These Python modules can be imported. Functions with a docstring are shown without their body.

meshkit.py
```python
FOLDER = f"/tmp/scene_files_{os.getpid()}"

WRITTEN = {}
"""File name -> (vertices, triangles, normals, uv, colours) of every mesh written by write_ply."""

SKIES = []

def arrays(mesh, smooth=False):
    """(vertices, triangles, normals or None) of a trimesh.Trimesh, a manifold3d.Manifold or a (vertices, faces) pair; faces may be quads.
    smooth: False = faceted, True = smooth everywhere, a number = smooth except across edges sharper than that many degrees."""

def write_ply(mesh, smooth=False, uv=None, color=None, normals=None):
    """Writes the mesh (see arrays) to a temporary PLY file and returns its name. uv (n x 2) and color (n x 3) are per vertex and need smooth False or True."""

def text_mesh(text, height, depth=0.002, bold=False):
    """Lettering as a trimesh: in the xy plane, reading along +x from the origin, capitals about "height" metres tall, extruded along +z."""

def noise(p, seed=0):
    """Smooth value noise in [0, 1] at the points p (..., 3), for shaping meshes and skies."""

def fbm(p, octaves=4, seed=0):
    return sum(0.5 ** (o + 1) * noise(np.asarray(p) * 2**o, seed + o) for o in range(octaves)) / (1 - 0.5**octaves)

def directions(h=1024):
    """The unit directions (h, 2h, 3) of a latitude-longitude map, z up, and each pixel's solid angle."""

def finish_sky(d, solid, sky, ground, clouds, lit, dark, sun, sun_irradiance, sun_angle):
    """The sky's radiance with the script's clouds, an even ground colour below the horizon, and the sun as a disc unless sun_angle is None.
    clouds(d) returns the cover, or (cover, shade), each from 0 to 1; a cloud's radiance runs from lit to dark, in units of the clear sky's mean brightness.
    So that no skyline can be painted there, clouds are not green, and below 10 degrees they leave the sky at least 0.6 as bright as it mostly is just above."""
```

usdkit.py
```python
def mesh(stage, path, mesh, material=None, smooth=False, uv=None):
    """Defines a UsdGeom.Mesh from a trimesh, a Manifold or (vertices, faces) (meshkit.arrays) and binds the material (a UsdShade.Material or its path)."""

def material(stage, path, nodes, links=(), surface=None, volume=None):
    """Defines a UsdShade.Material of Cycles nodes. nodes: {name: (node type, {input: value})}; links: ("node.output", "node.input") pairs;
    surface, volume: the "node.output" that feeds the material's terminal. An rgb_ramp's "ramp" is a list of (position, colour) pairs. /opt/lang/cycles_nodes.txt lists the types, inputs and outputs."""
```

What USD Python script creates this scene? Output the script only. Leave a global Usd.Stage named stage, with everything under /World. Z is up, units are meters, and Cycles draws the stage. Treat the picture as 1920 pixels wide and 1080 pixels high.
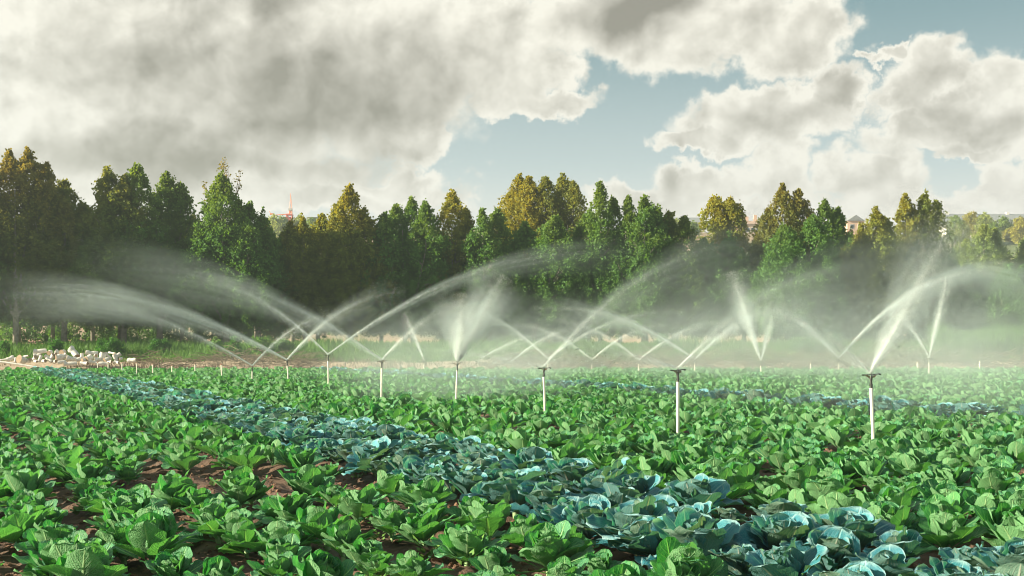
import math, random, os
import numpy as np, trimesh, usdkit, meshkit
from pxr import Usd, UsdGeom, UsdLux, UsdShade, Gf, Sdf, Vt

stage = Usd.Stage.CreateInMemory()
UsdGeom.SetStageUpAxis(stage, 'Z')
UsdGeom.Xform.Define(stage, '/World')

# ------------------------------------------------------------------ camera, sky, sun, exposure
HC, FPX, HOR = 1.70, 2100.0, 645.0          # camera height, focal length and horizon row on a picture 1920 wide
cam = UsdGeom.Camera.Define(stage, '/World/camera')
cam.AddTranslateOp().Set((0, 0, HC))
cam.AddRotateXYZOp().Set((90, 0, 0))
FL = 39.375
cam.CreateFocalLengthAttr(FL)
cam.CreateHorizontalApertureAttr(1920 / FPX * FL)
cam.CreateVerticalApertureOffsetAttr((HOR - 540) / FPX * FL)
cam.CreateClippingRangeAttr((0.1, 20000))
cam.CreateExposureAttr(1.65)

SUN_AZ, SUN_EL = math.radians(-101), math.radians(19)      # azimuth from +y towards +x: the sun stands low on the left
SUN_INT, SKY_STRENGTH = 1.25, 0.054
sd = np.array([math.sin(SUN_AZ) * math.cos(SUN_EL), math.cos(SUN_AZ) * math.cos(SUN_EL), math.sin(SUN_EL)])
sun = UsdLux.DistantLight.Define(stage, '/World/sun')
sun.CreateIntensityAttr(SUN_INT)
sun.CreateAngleAttr(0.5)
sun.CreateNormalizeAttr(True)
sun.CreateColorAttr((1.0, 0.89, 0.66))
zx = np.cross([0, 0, 1.0], sd); zx /= np.linalg.norm(zx); zy = np.cross(sd, zx)
sun.AddTransformOp().Set(Gf.Matrix4d(*zx, 0, *zy, 0, *sd, 0, 0, 0, 0, 1))


class Graph:
    """A node graph written as expressions."""
    def __init__(self): self.n, self.l, self.k = {}, [], 0
    def node(self, kind, **inp):
        self.k += 1; name = f'n{self.k}'; vals = {}
        for a, b in inp.items():
            if isinstance(b, str) and b.startswith('@'): self.l.append((b[1:], f'{name}.{a}'))
            else: vals[a] = b
        self.n[name] = (kind, vals)
        return name
    def out(self, kind, o, **inp): return '@' + self.node(kind, **inp) + '.' + o
    def math(self, op, a, b=0.0, c=0.0, clamp=False): return self.out('math', 'value', math_type=op, value1=a, value2=b, value3=c, use_clamp=clamp)
    def add(self, a, b): return self.math('add', a, b)
    def sub(self, a, b): return self.math('subtract', a, b)
    def mul(self, a, b): return self.math('multiply', a, b)
    def mad(self, a, b, c): return self.math('multiply_add', a, b, c)
    def smooth(self, v, lo, hi, a=0.0, b=1.0): return self.out('map_range', 'result', range_type='smoothstep', value=v, from_min=lo, from_max=hi, to_min=a, to_max=b, clamp=True)
    def lin(self, v, lo, hi, a=0.0, b=1.0): return self.out('map_range', 'result', range_type='linear', value=v, from_min=lo, from_max=hi, to_min=a, to_max=b, clamp=True)
    def mix(self, f, a, b, kind='mix'): return self.out('mix_color', 'result', blend_type=kind, fac=f, a=a, b=b)
    def noise(self, vec, scale, detail=2, rough=0.5, dist=0.0, out='fac', lac=2.0): return self.out('noise_texture', out, vector=vec, scale=scale, detail=detail, roughness=rough, distortion=dist, lacunarity=lac)
    def build(self, path, surface=None, volume=None):
        return usdkit.material(stage, path, self.n, self.l, surface=surface and surface[1:], volume=volume and volume[1:])


def pix_ang(x, y):
    """Azimuth and elevation, in degrees, of a direction given by the picture's column and row (only used to lay out the clouds on the dome)."""
    return math.degrees(math.atan2(x - 960, FPX)), math.degrees(math.atan2(HOR - y, math.hypot(x - 960, FPX)))


def make_sky():
    g = Graph()
    sky = g.out('sky_texture', 'color', sky_type='single_scattering', sun_disc=False, sun_elevation=SUN_EL, sun_rotation=SUN_AZ, altitude=100.0, air_density=1.0, aerosol_density=1.6, ozone_density=1.5)
    d = g.out('texture_coordinate', 'generated')
    s = g.node('separate_xyz', vector=d)
    X, Y, Z = f'@{s}.x', f'@{s}.y', f'@{s}.z'
    az = g.mul(g.math('arctan2', X, Y), 57.29578)
    el = g.mul(g.math('arcsine', Z), 57.29578)
    q = g.out('combine_xyz', 'vector', x=az, y=el, z=0.0)
    # cauliflower edges: the cloud map is looked up at a noisy place
    w1 = g.noise(d, 11.0, 3, 0.5, out='color')
    w2 = g.noise(d, 30.0, 10, 0.58, out='color')
    o1 = g.out('vector_math', 'vector', math_type='multiply_add', vector1=w1, vector2=(5.0, 3.4, 0), vector3=(-2.5, -1.7, 0))
    o2 = g.out('vector_math', 'vector', math_type='multiply_add', vector1=w2, vector2=(5.4, 4.4, 0), vector3=(-2.7, -2.2, 0))
    qw = g.out('vector_math', 'vector', math_type='add', vector1=g.out('vector_math', 'vector', math_type='add', vector1=q, vector2=o1), vector2=o2)

    def blob(vec, x, y, rx, ry, w=1.0, edge=0.35):
        a, e = pix_ang(x, y); k = math.degrees(1 / FPX)
        m = g.out('vector_math', 'vector', math_type='multiply', vector1=g.out('vector_math', 'vector', math_type='subtract', vector1=vec, vector2=(a, e, 0)), vector2=(1 / (rx * k), 1 / (ry * k), 0))
        return g.smooth(g.out('vector_math', 'value', math_type='length', vector1=m), edge, 1.35, w, 0.0)

    def union(lst):
        r = lst[0]
        for b in lst[1:]: r = g.math('maximum', r, b)
        return r
    cover = union([blob(qw, *b) for b in CLOUDS])
    # elsewhere in the sky: broken cloud of the same kind
    el_s = g.smooth(el, 2.0, 14.0)
    outside = g.math('maximum', g.smooth(g.math('absolute', az), 27.0, 38.0), g.smooth(el, 19.0, 30.0))
    gen = g.mul(g.smooth(g.noise(d, 3.2, 8, 0.58, 0.3), 0.43, 0.66), outside)
    cover = g.math('maximum', cover, gen)
    cov = g.smooth(cover, 0.25, 0.70)
    # grey undersides
    soft = g.out('vector_math', 'vector', math_type='add', vector1=g.out('vector_math', 'vector', math_type='multiply_add', vector1=g.noise(d, 7.0, 6, 0.50, out='color'), vector2=(13.0, 8.0, 0), vector3=(-6.5, -4.0, 0)), vector2=q)
    dark = union([blob(soft, *b, 0.1) for b in DARKS])
    dark = g.math('maximum', dark, g.mul(g.smooth(g.noise(d, 3.2, 8, 0.58, 0.3), 0.56, 0.72, 0, 0.8), outside))
    # billows lit from the sun's side: difference of the same noise towards the sun
    def relief(scale, det, off, amp):
        d2 = g.out('vector_math', 'vector', math_type='add', vector1=d, vector2=off)
        return g.mul(g.sub(g.noise(d2, scale, det, 0.5, 0.25), g.noise(d, scale, det, 0.5, 0.25)), amp)
    rel = g.add(relief(26.0, 7, (-0.008, 0.0, 0.012), 1.5), relief(9.0, 2, (-0.02, 0.0, 0.035), 0.5))
    patch = g.mul(g.smooth(g.noise(d, 12.0, 7, 0.55), 0.40, 0.66), 0.16)
    core = g.mul(g.smooth(cover, 0.60, 1.25), g.smooth(g.noise(d, 9.0, 5, 0.5), 0.30, 0.62, 0.05, 0.55))
    dark = g.math('maximum', dark, core)
    shade = g.add(dark, g.add(g.mul(rel, g.lin(dark, 0.2, 1.0, 1.0, 0.42)), g.mul(patch, g.smooth(cover, 0.5, 1.0))))
    shade = g.math('minimum', g.math('maximum', shade, 0.0), 1.0)
    lit = g.mix(g.smooth(el, 4, 20), CL_LOW, CL_LIT)
    cloud = g.mix(shade, lit, CL_DARK)
    # the clear sky, paling towards the horizon
    sky2 = g.mix(1.0, sky, SKY_TINT, 'multiply')
    sky2 = g.mix(0.75, sky2, g.mix(g.smooth(el, 6, 18), (3.9, 4.35, 4.3), (1.25, 2.1, 2.2)))
    col = g.mix(cov, sky2, cloud)
    col = g.mix(g.smooth(el, 4.0, 9.5, 0.85, 0.0), col, (4.9, 4.7, 4.35))
    bg = g.out('background_shader', 'background', color=col, strength=SKY_STRENGTH)
    return g.build('/World/Looks/sky', surface=bg)


# cloud masses (column, row, half width, half height[, weight]) read off the photograph; directions on the dome, like a star map
CLOUDS = [(330, 110, 560, 250), (300, 330, 520, 100), (-150, 330, 300, 120), (720, 120, 230, 210), (930, 70, 150, 110), (1000, 200, 130, 38), (800, 275, 85, 45), (780, 345, 110, 40), (960, 130, 110, 90),
          (1230, 50, 380, 95), (1500, 70, 125, 90), (1330, 262, 120, 26), (1440, 222, 190, 62), (1575, 185, 75, 70), (1655, 100, 34, 30), (1740, 165, 110, 90), (1900, 190, 95, 90), (1790, 250, 190, 45),
          (1240, 375, 160, 40), (1340, 345, 120, 50), (1470, 325, 90, 70), (1640, 340, 110, 75), (1880, 350, 70, 60), (1840, 290, 60, 22), (1500, 405, 560, 36), (930, 402, 50, 20), (600, 385, 300, 45)]
DARKS = [(560, 180, 450, 140, 0.80), (480, 10, 130, 80, 0.9), (780, 130, 150, 80, 0.5), (250, 130, 150, 70, 0.7), (340, 280, 420, 55, 0.85), (1210, 40, 210, 70, 1.0),
         (1480, 245, 180, 34, 0.40), (1800, 200, 70, 36, 0.5), (1905, 210, 60, 36, 0.5), (1800, 262, 150, 26, 0.30)]
CL_LIT, CL_LOW, CL_DARK = (5.65, 5.45, 4.75), (5.15, 5.0, 4.55), (1.72, 1.63, 1.37)
SKY_TINT = (0.62, 0.66, 0.62)
dome = UsdLux.DomeLight.Define(stage, '/World/sky')
dome.CreateIntensityAttr(1.0)
UsdShade.MaterialBindingAPI.Apply(dome.GetPrim()).Bind(make_sky())
dome.GetPrim().SetCustomDataByKey('kind', 'structure')


# ------------------------------------------------------------------ helpers
W = '/World/'
_used = {}


def numbered(parent, name):
    k = _used.get((parent, name), -1) + 1
    _used[(parent, name)] = k
    return f'{parent}/{name}' + (f'_{k:03d}' if k else '')


def data(prim, label=None, cat=None, group=None, kind=None):
    for k, v in (('label', label), ('category', cat), ('group', group), ('kind', kind)):
        if v: prim.SetCustomDataByKey(k, v)
    return prim


def thing(name, label=None, cat=None, loc=(0, 0, 0), group=None, mat=None):
    x = UsdGeom.Xform.Define(stage, numbered('/World', name))
    if mat is not None: x.AddTransformOp().Set(Gf.Matrix4d(*np.asarray(mat, float).T.ravel()))
    else: x.AddTranslateOp().Set(tuple(map(float, loc)))
    return data(x.GetPrim(), label, cat, group)


def part(parent, name, mesh, material, smooth=False, uv=None):
    return usdkit.mesh(stage, numbered(str(parent.GetPath()), name), mesh, material, smooth=smooth, uv=uv).GetPrim()


def solo(name, mesh, material, label=None, cat=None, group=None, kind=None, smooth=False, uv=None):
    return data(usdkit.mesh(stage, numbered('/World', name), mesh, material, smooth=smooth, uv=uv).GetPrim(), label, cat, group, kind)


def cat(ms):
    ms = [(np.asarray(m.vertices), np.asarray(m.faces)) if hasattr(m, 'vertices') else m for m in ms]
    vs, fs, n = [], [], 0
    for v, f in ms:
        f = np.asarray(f)
        if f.shape[1] == 4: f = np.vstack([f[:, [0, 1, 2]], f[:, [0, 2, 3]]])
        vs.append(v); fs.append(f + n); n += len(v)
    return np.vstack(vs), np.vstack(fs)


def tube(pts, rad, sides=8, caps=True):
    p = np.asarray(pts, float); n = len(p)
    rad = np.broadcast_to(rad, (n,))
    t = np.gradient(p, axis=0); t /= np.linalg.norm(t, axis=1, keepdims=True) + 1e-12
    ref = np.array([0, 0, 1.0]) if abs(t[:, 2]).mean() < 0.8 else np.array([1.0, 0, 0])
    a = np.cross(t, ref); a /= np.linalg.norm(a, axis=1, keepdims=True) + 1e-12
    b = np.cross(t, a); an = np.arange(sides) * 2 * np.pi / sides
    v = (p[:, None] + rad[:, None, None] * (np.cos(an)[None, :, None] * a[:, None] + np.sin(an)[None, :, None] * b[:, None])).reshape(-1, 3)
    i, j = np.meshgrid(np.arange(n - 1), np.arange(sides), indexing='ij')
    q = np.stack([i * sides + j, i * sides + (j + 1) % sides, (i + 1) * sides + (j + 1) % sides, (i + 1) * sides + j], -1).reshape(-1, 4)
    f = np.vstack([q[:, [0, 2, 1]], q[:, [0, 3, 2]]])
    if caps:
        v = np.vstack([v, p[:1], p[-1:]])
        k = np.arange(sides)
        f = np.vstack([f, np.stack([np.full(sides, n * sides), k, (k + 1) % sides], 1), np.stack([np.full(sides, n * sides + 1), (n - 1) * sides + (k + 1) % sides, (n - 1) * sides + k], 1)])
    return v, f


def box(x0, x1, y0, y1, z0, z1):
    b = trimesh.creation.box([x1 - x0, y1 - y0, z1 - z0]); b.apply_translation([(x0 + x1) / 2, (y0 + y1) / 2, (z0 + z1) / 2])
    return b


def at(px, py, D):
    """A point of the place, D metres in front, that stands at the photograph's column and row."""
    return np.array([(px - 960) / FPX * D, D, HC - (py - HOR) / FPX * D])


def sstep(x, a, b):
    t = np.clip((np.asarray(x, float) - a) / (b - a), 0, 1)
    return t * t * (3 - 2 * t)


TV = np.array([-0.457, 0.889])          # along the crop rows
NV = np.array([0.889, 0.457])           # across them


def ground_z(x, y, fine=True):
    x, y = np.asarray(x, float), np.asarray(y, float)
    P = np.stack([x, y, np.zeros_like(x)], -1)
    z = 0.55 * sstep(y, 65.5, 70) + 1.1 * sstep(y, 69, 79)
    z = z + 0.5 * sstep(y, 85, 130) + 32.0 * sstep(y, 165, 335) + 0.5 * (meshkit.fbm(P / 60, 3, 5) - 0.5) * sstep(y, 120, 220) * 8
    z = z + (meshkit.fbm(P / 3.0, 3, 2) - 0.5) * 0.30 * sstep(y, 65, 68) * (1 - sstep(y, 300, 330))
    if fine:
        c = x * NV[0] + y * NV[1]
        fld = 1 - sstep(y, 63, 66)
        z = z + fld * (0.035 * np.cos(2 * np.pi * (c - 6.2) / 0.68) + 0.06 * (meshkit.fbm(P / 0.9, 3, 7) - 0.5) + 0.10 * (meshkit.fbm(P / 0.16, 3, 9) - 0.5) * (1 - sstep(y, 22, 34)))
    return z


# ------------------------------------------------------------------ materials
def plain(name, col, rough=0.7, spec=0.3, noise=None, bump=0.0, bscale=40, metallic=0.0):
    g = Graph()
    pos = g.out('texture_coordinate', 'object')
    c = col if noise is None else g.mix(g.smooth(g.noise(pos, noise[0], 5, 0.6), 0.3, 0.7), col, noise[1])
    kw = {}
    if bump: kw['normal'] = g.out('bump', 'normal', height=g.noise(pos, bscale, 5, 0.6), strength=bump, distance=0.02)
    return g.build(W + 'Looks/' + name, surface=g.out('principled_bsdf', 'BSDF', base_color=c, roughness=rough, specular_ior_level=spec, metallic=metallic, **kw))


def crop_leaf(name, top, top2, under, vein, undervein, nveins, slant, gloss, trans, bumpy, fan=False):
    """A crop leaf: midrib and side veins from the leaf's own coordinates, paler dull underside, crinkled blade."""
    g = Graph()
    uv = g.node('separate_xyz', vector=g.out('texture_coordinate', 'UV'))
    u = g.math('absolute', g.mad(f'@{uv}.x', 2.0, -1.0)); v = f'@{uv}.y'
    pos = g.out('texture_coordinate', 'object')
    wob = g.noise(pos, 16.0, 3, 0.5)
    mid = g.smooth(g.add(u, g.mul(v, 0.05)), 0.045, 0.13, 1.0, 0.0)
    if fan:   # ribs spreading like a fan from the base
        s = g.mad(g.math('divide', u, g.math('maximum', g.math('power', v, 0.35), 0.1)), nveins, g.mul(wob, 0.5))
    else:
        s = g.mul(g.sub(g.mad(wob, 0.10, v), g.mul(g.math('power', u, 0.8), slant)), nveins)
    d = g.math('absolute', g.sub(g.math('fraction', s), 0.5))
    side = g.mul(g.smooth(d, 0.0, 0.15, 1.0, 0.0), g.lin(u, 0.0, 1.0, 0.85, 0.15))
    vt = g.node('voronoi_texture', vector=pos, scale=70.0, feature='distance_to_edge')
    net = g.mul(g.smooth(f'@{vt}.distance', 0.0, 0.10, 1.0, 0.0), 0.22)
    ve = g.math('maximum', g.math('maximum', mid, g.mul(side, 0.7)), net)
    rnd = g.out('object_info', 'random')
    patch = g.smooth(g.noise(pos, 9.0, 4, 0.6), 0.35, 0.7)
    base = g.mix(patch, top, top2)
    base = g.out('hsv', 'color', color=base, hue=g.lin(g.out('white_noise_texture', 'value', dimensions='1D', w=g.mul(rnd, 91.7)), 0, 1, 0.492, 0.508) if fan else g.lin(g.math('power', g.out('white_noise_texture', 'value', dimensions='1D', w=g.mul(rnd, 91.7)), 2.0), 0, 1, 0.518, 0.468), saturation=g.lin(rnd, 0, 1, 1.05, 0.88), value=g.lin(rnd, 0, 1, 0.78, 1.38))
    up = g.mix(g.mul(ve, 0.85), base, vein)
    if fan: up = g.mix(g.mul(g.smooth(g.math('maximum', g.mul(u, g.smooth(v, 0.3, 0.6)), v), 0.86, 1.0), 0.40), up, (0.55, 0.72, 0.69))
    if fan: under = g.mix(g.smooth(g.out('white_noise_texture', 'value', dimensions='1D', w=g.mul(rnd, 37.3)), 0.45, 0.9, 0.0, 0.75), under, (0.095, 0.165, 0.105))
    dn = g.mix(g.mul(ve, 0.8), under, undervein)
    back = g.out('geometry', 'backfacing')
    col = g.mix(back, up, dn)
    h = g.add(g.mul(g.math('maximum', mid, g.mul(side, 0.8)), -0.8), g.add(g.mul(g.smooth(f'@{vt}.distance', 0.0, 0.25), 0.25), g.mul(g.noise(pos, 30.0, 3, 0.5), 0.7)))
    nrm = g.out('bump', 'normal', height=h, strength=bumpy, distance=0.012)
    p = g.out('principled_bsdf', 'BSDF', base_color=col, roughness=g.lin(back, 0, 1, gloss, 0.75), specular_ior_level=0.28 if fan else 0.4, normal=nrm)
    tr = g.out('translucent_bsdf', 'BSDF', color=g.mix(1.0, col, trans, 'multiply'), normal=nrm)
    return g.build(W + 'Looks/' + name, surface=g.out('mix_closure', 'closure', fac=0.28, closure1=p, closure2=tr))


M_green = crop_leaf('green_leaf', (0.015, 0.142, 0.048), (0.052, 0.240, 0.086), (0.115, 0.28, 0.12), (0.34, 0.58, 0.25), (0.34, 0.48, 0.24), 6.0, 0.42, 0.45, (1.2, 1.8, 0.55), 0.9)
M_red = crop_leaf('blue_leaf', (0.018, 0.165, 0.225), (0.050, 0.270, 0.330), (0.060, 0.175, 0.180), (0.26, 0.48, 0.50), (0.32, 0.33, 0.28), 4.5, 0.7, 0.45, (1.3, 1.6, 0.6), 0.65, fan=True)
M_stem = plain('crop_stem', (0.20, 0.30, 0.14), 0.6)
M_weed = plain('weed', (0.05, 0.16, 0.03), 0.6, noise=(30.0, (0.12, 0.20, 0.04)))


def ground_material():
    g = Graph()
    pos = g.out('geometry', 'position')
    s = g.node('separate_xyz', vector=pos); y = f'@{s}.y'
    n1, n2, n3 = g.noise(pos, 0.35, 5, 0.6), g.noise(pos, 2.2, 6, 0.65), g.noise(pos, 22.0, 5, 0.65)
    soil = g.mix(g.smooth(n2, 0.3, 0.7), (0.085, 0.049, 0.034), (0.175, 0.108, 0.075))
    soil = g.mix(g.mul(g.smooth(n3, 0.45, 0.75), 0.55), soil, (0.24, 0.165, 0.125))
    dirt = g.mix(g.smooth(n2, 0.3, 0.7), (0.32, 0.245, 0.175), (0.44, 0.36, 0.27))
    grass = g.mix(g.smooth(n2, 0.3, 0.7), (0.09, 0.16, 0.035), (0.22, 0.22, 0.07))
    tan = g.mix(g.smooth(n1, 0.3, 0.7), (0.33, 0.20, 0.12), (0.42, 0.27, 0.17))
    hill = g.mix(g.smooth(g.noise(pos, 0.03, 5, 0.6), 0.4, 0.6), (0.09, 0.12, 0.04), (0.30, 0.20, 0.13))
    yy = g.add(y, g.mad(n1, 3.0, -1.5))
    c = g.mix(g.smooth(yy, 64.0, 66.5), soil, dirt)
    c = g.mix(g.smooth(yy, 70.5, 72.5), c, grass)
    c = g.mix(g.smooth(yy, 92.0, 97.0), c, tan)
    c = g.mix(g.smooth(y, 150.0, 190.0), c, hill)
    h = g.add(n3, g.mul(g.noise(pos, 70.0, 4, 0.6), 0.5))
    nrm = g.out('bump', 'normal', height=h, strength=1.0, distance=0.05)
    # wet soil glistens where the sprinklers have soaked it
    wet = g.smooth(g.noise(pos, 1.1, 3, 0.5), 0.52, 0.66)
    p = g.out('principled_bsdf', 'BSDF', base_color=c, roughness=g.lin(g.mul(wet, g.smooth(y, 60.0, 64.0, 1.0, 0.0)), 0, 1, 0.95, 0.5), specular_ior_level=0.4, normal=nrm)
    return g.build(W + 'Looks/ground', surface=p)


def tree_leaf(name, a, b, c, trans, turn=None):
    """turn: yellow of turned leaves and of sunlit tops, painted in by height."""
    g = Graph()
    r = g.out('geometry', 'random_per_island')
    col = g.mix(g.smooth(r, 0.45, 0.9), g.mix(g.smooth(r, 0.0, 0.5), a, b), c)
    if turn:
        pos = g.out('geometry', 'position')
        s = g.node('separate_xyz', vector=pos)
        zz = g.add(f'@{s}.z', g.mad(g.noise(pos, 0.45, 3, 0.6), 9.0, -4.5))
        col = g.mix(g.mul(g.smooth(zz, 8.0, 13.5), g.smooth(r, 0.15, 0.55, 0.25, 0.85)), col, turn)  # height mix: autumn yellow plus low sunlight on the crown tops, put into the colour
    p = g.out('principled_bsdf', 'BSDF', base_color=col, roughness=0.6, specular_ior_level=0.2)
    t = g.out('translucent_bsdf', 'BSDF', color=g.mix(1.0, col, trans, 'multiply'))
    return g.build(W + 'Looks/' + name, surface=g.out('mix_closure', 'closure', fac=0.42, closure1=p, closure2=t))


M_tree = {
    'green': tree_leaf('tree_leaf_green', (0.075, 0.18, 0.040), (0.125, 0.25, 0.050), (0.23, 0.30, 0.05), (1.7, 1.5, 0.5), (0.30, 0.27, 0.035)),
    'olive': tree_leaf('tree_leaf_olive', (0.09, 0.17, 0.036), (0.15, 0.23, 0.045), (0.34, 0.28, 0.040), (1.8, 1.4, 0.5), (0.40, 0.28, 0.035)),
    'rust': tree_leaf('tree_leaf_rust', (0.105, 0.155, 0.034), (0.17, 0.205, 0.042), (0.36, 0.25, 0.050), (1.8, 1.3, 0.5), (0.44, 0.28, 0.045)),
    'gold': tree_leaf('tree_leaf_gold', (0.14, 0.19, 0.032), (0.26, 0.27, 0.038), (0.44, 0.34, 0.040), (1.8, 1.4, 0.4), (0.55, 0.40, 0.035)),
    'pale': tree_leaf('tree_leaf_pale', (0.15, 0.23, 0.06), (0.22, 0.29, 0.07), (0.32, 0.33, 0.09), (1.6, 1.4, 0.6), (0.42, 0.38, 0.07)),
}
M_bark = plain('bark', (0.27, 0.25, 0.21), 0.9, 0.1, noise=(6.0, (0.14, 0.125, 0.10)), bump=0.6, bscale=14)
M_twig = plain('twig', (0.20, 0.15, 0.10), 0.9, 0.1)
M_grass = tree_leaf('grass_blade', (0.10, 0.21, 0.045), (0.18, 0.28, 0.06), (0.40, 0.37, 0.13), (1.3, 1.4, 0.6))
M_bush = tree_leaf('bush_leaf', (0.05, 0.15, 0.03), (0.09, 0.21, 0.05), (0.16, 0.26, 0.07), (1.5, 1.6, 0.6))
M_straw = tree_leaf('dry_brush', (0.22, 0.18, 0.13), (0.33, 0.27, 0.20), (0.42, 0.36, 0.28), (1, 1, 1))
M_logbark = plain('pale_bark', (0.67, 0.66, 0.63), 0.85, 0.2, noise=(7.0, (0.46, 0.43, 0.38)), bump=0.4, bscale=18)
M_logend = plain('cut_wood', (0.33, 0.25, 0.17), 0.9, 0.1, noise=(14.0, (0.17, 0.125, 0.085)))
M_pvc = plain('white_pipe', (0.74, 0.73, 0.66), 0.35, 0.5, noise=(9.0, (0.66, 0.62, 0.50)))
M_black = plain('black_fitting', (0.03, 0.035, 0.03), 0.45, 0.5)
M_capred = plain('rusty_cap', (0.30, 0.10, 0.06), 0.6)
M_brass = plain('nozzle_metal', (0.20, 0.17, 0.09), 0.35, 0.5, metallic=0.7)

# ------------------------------------------------------------------ ground: one sheet from under the camera to the hill village
def make_ground():
    ys = np.concatenate([np.linspace(-12, 3.5, 12), np.arange(3.8, 22, 0.07), np.geomspace(22, 64, 160), np.linspace(64.3, 86, 90), np.geomspace(87, 540, 110)])
    s = np.concatenate([np.linspace(-0.72, -0.6, 8), np.linspace(-0.595, 0.595, 330), np.linspace(0.6, 0.72, 8)])
    Y, S = np.meshgrid(ys, s, indexing='ij')
    X = S * (np.abs(Y) + 3.0)
    Z = ground_z(X, Y)
    n, m = Y.shape
    i, j = np.meshgrid(np.arange(n - 1), np.arange(m - 1), indexing='ij')
    a = i * m + j
    f = np.stack([a, a + 1, a + m + 1, a + m], -1).reshape(-1, 4)
    solo('ground', (np.stack([X, Y, Z], -1).reshape(-1, 3), f), ground_material(), kind='structure', smooth=True)


make_ground()

# ------------------------------------------------------------------ crop leaves and plants
def leaf_mesh(rng, L, Wd, el0, bend, cup, ruf, nruf, nu, nv, pet, peak, rnd, phi, base):
    """A single leaf with thickness of form: petiole, round cupped blade with a wavy rim. el0 and bend in degrees; phi its direction round the stem."""
    v = 1 - (1 - np.linspace(0, 1, nv + 1)) ** 1.35
    u = np.linspace(-1, 1, nu + 1)
    t = np.clip((v - pet) / (1 - pet), 0, 1)
    w = np.maximum(np.sin(np.pi * t ** peak).clip(0) ** rnd, 0) * Wd / 2
    w = np.maximum(w, np.where(v < 0.9, 0.028 * Wd + 0.004, 0))
    ang = np.radians(el0 + bend * v ** 1.3)
    dv = np.diff(v, prepend=0) * L
    r = np.cumsum(np.cos(ang) * dv); z = np.cumsum(np.sin(ang) * dv)
    U, T = np.meshgrid(u, t, indexing='ij')
    Wm = w[None, :]
    ca = math.radians(cup)
    lat = Wm * np.sin(U * ca) / ca
    off = Wm * (1 - np.cos(U * ca)) / ca * (1 - 0.75 * T ** 2)
    p1, p2 = rng.uniform(0, 6.28, 2)
    off = off + ruf * Wd * (np.abs(U) ** 2.2) * np.sin(nruf * np.pi * T + p1 * np.sign(U) + p2) * sstep(T, 0.05, 0.35) + 0.4 * ruf * Wd * np.sin(U * 5 + p2) * sstep(T, 0.5, 1) * T
    lat = lat * (1 + 0.05 * np.sin(T * 17 + p1) * (np.abs(U) > 0.99))
    tw = rng.normal(0, 0.12)
    off = off + tw * U * Wm
    sn, cs = np.sin(ang)[None, :], np.cos(ang)[None, :]
    R = r[None, :] - sn * off; Z = z[None, :] + cs * off
    x = R * math.cos(phi) - lat * math.sin(phi) + base[0]
    y = R * math.sin(phi) + lat * math.cos(phi) + base[1]
    V = np.stack([x, y, Z + base[2]], -1).reshape(-1, 3)
    n = nv + 1
    i, j = np.meshgrid(np.arange(nu), np.arange(nv), indexing='ij')
    a = i * n + j
    f = np.stack([a, a + 1, a + n + 1, a + n], -1).reshape(-1, 4)
    uv = np.stack([U * 0.5 + 0.5, T], -1).reshape(-1, 2)
    return V, np.vstack([f[:, [0, 1, 2]], f[:, [0, 2, 3]]]), uv


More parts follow.
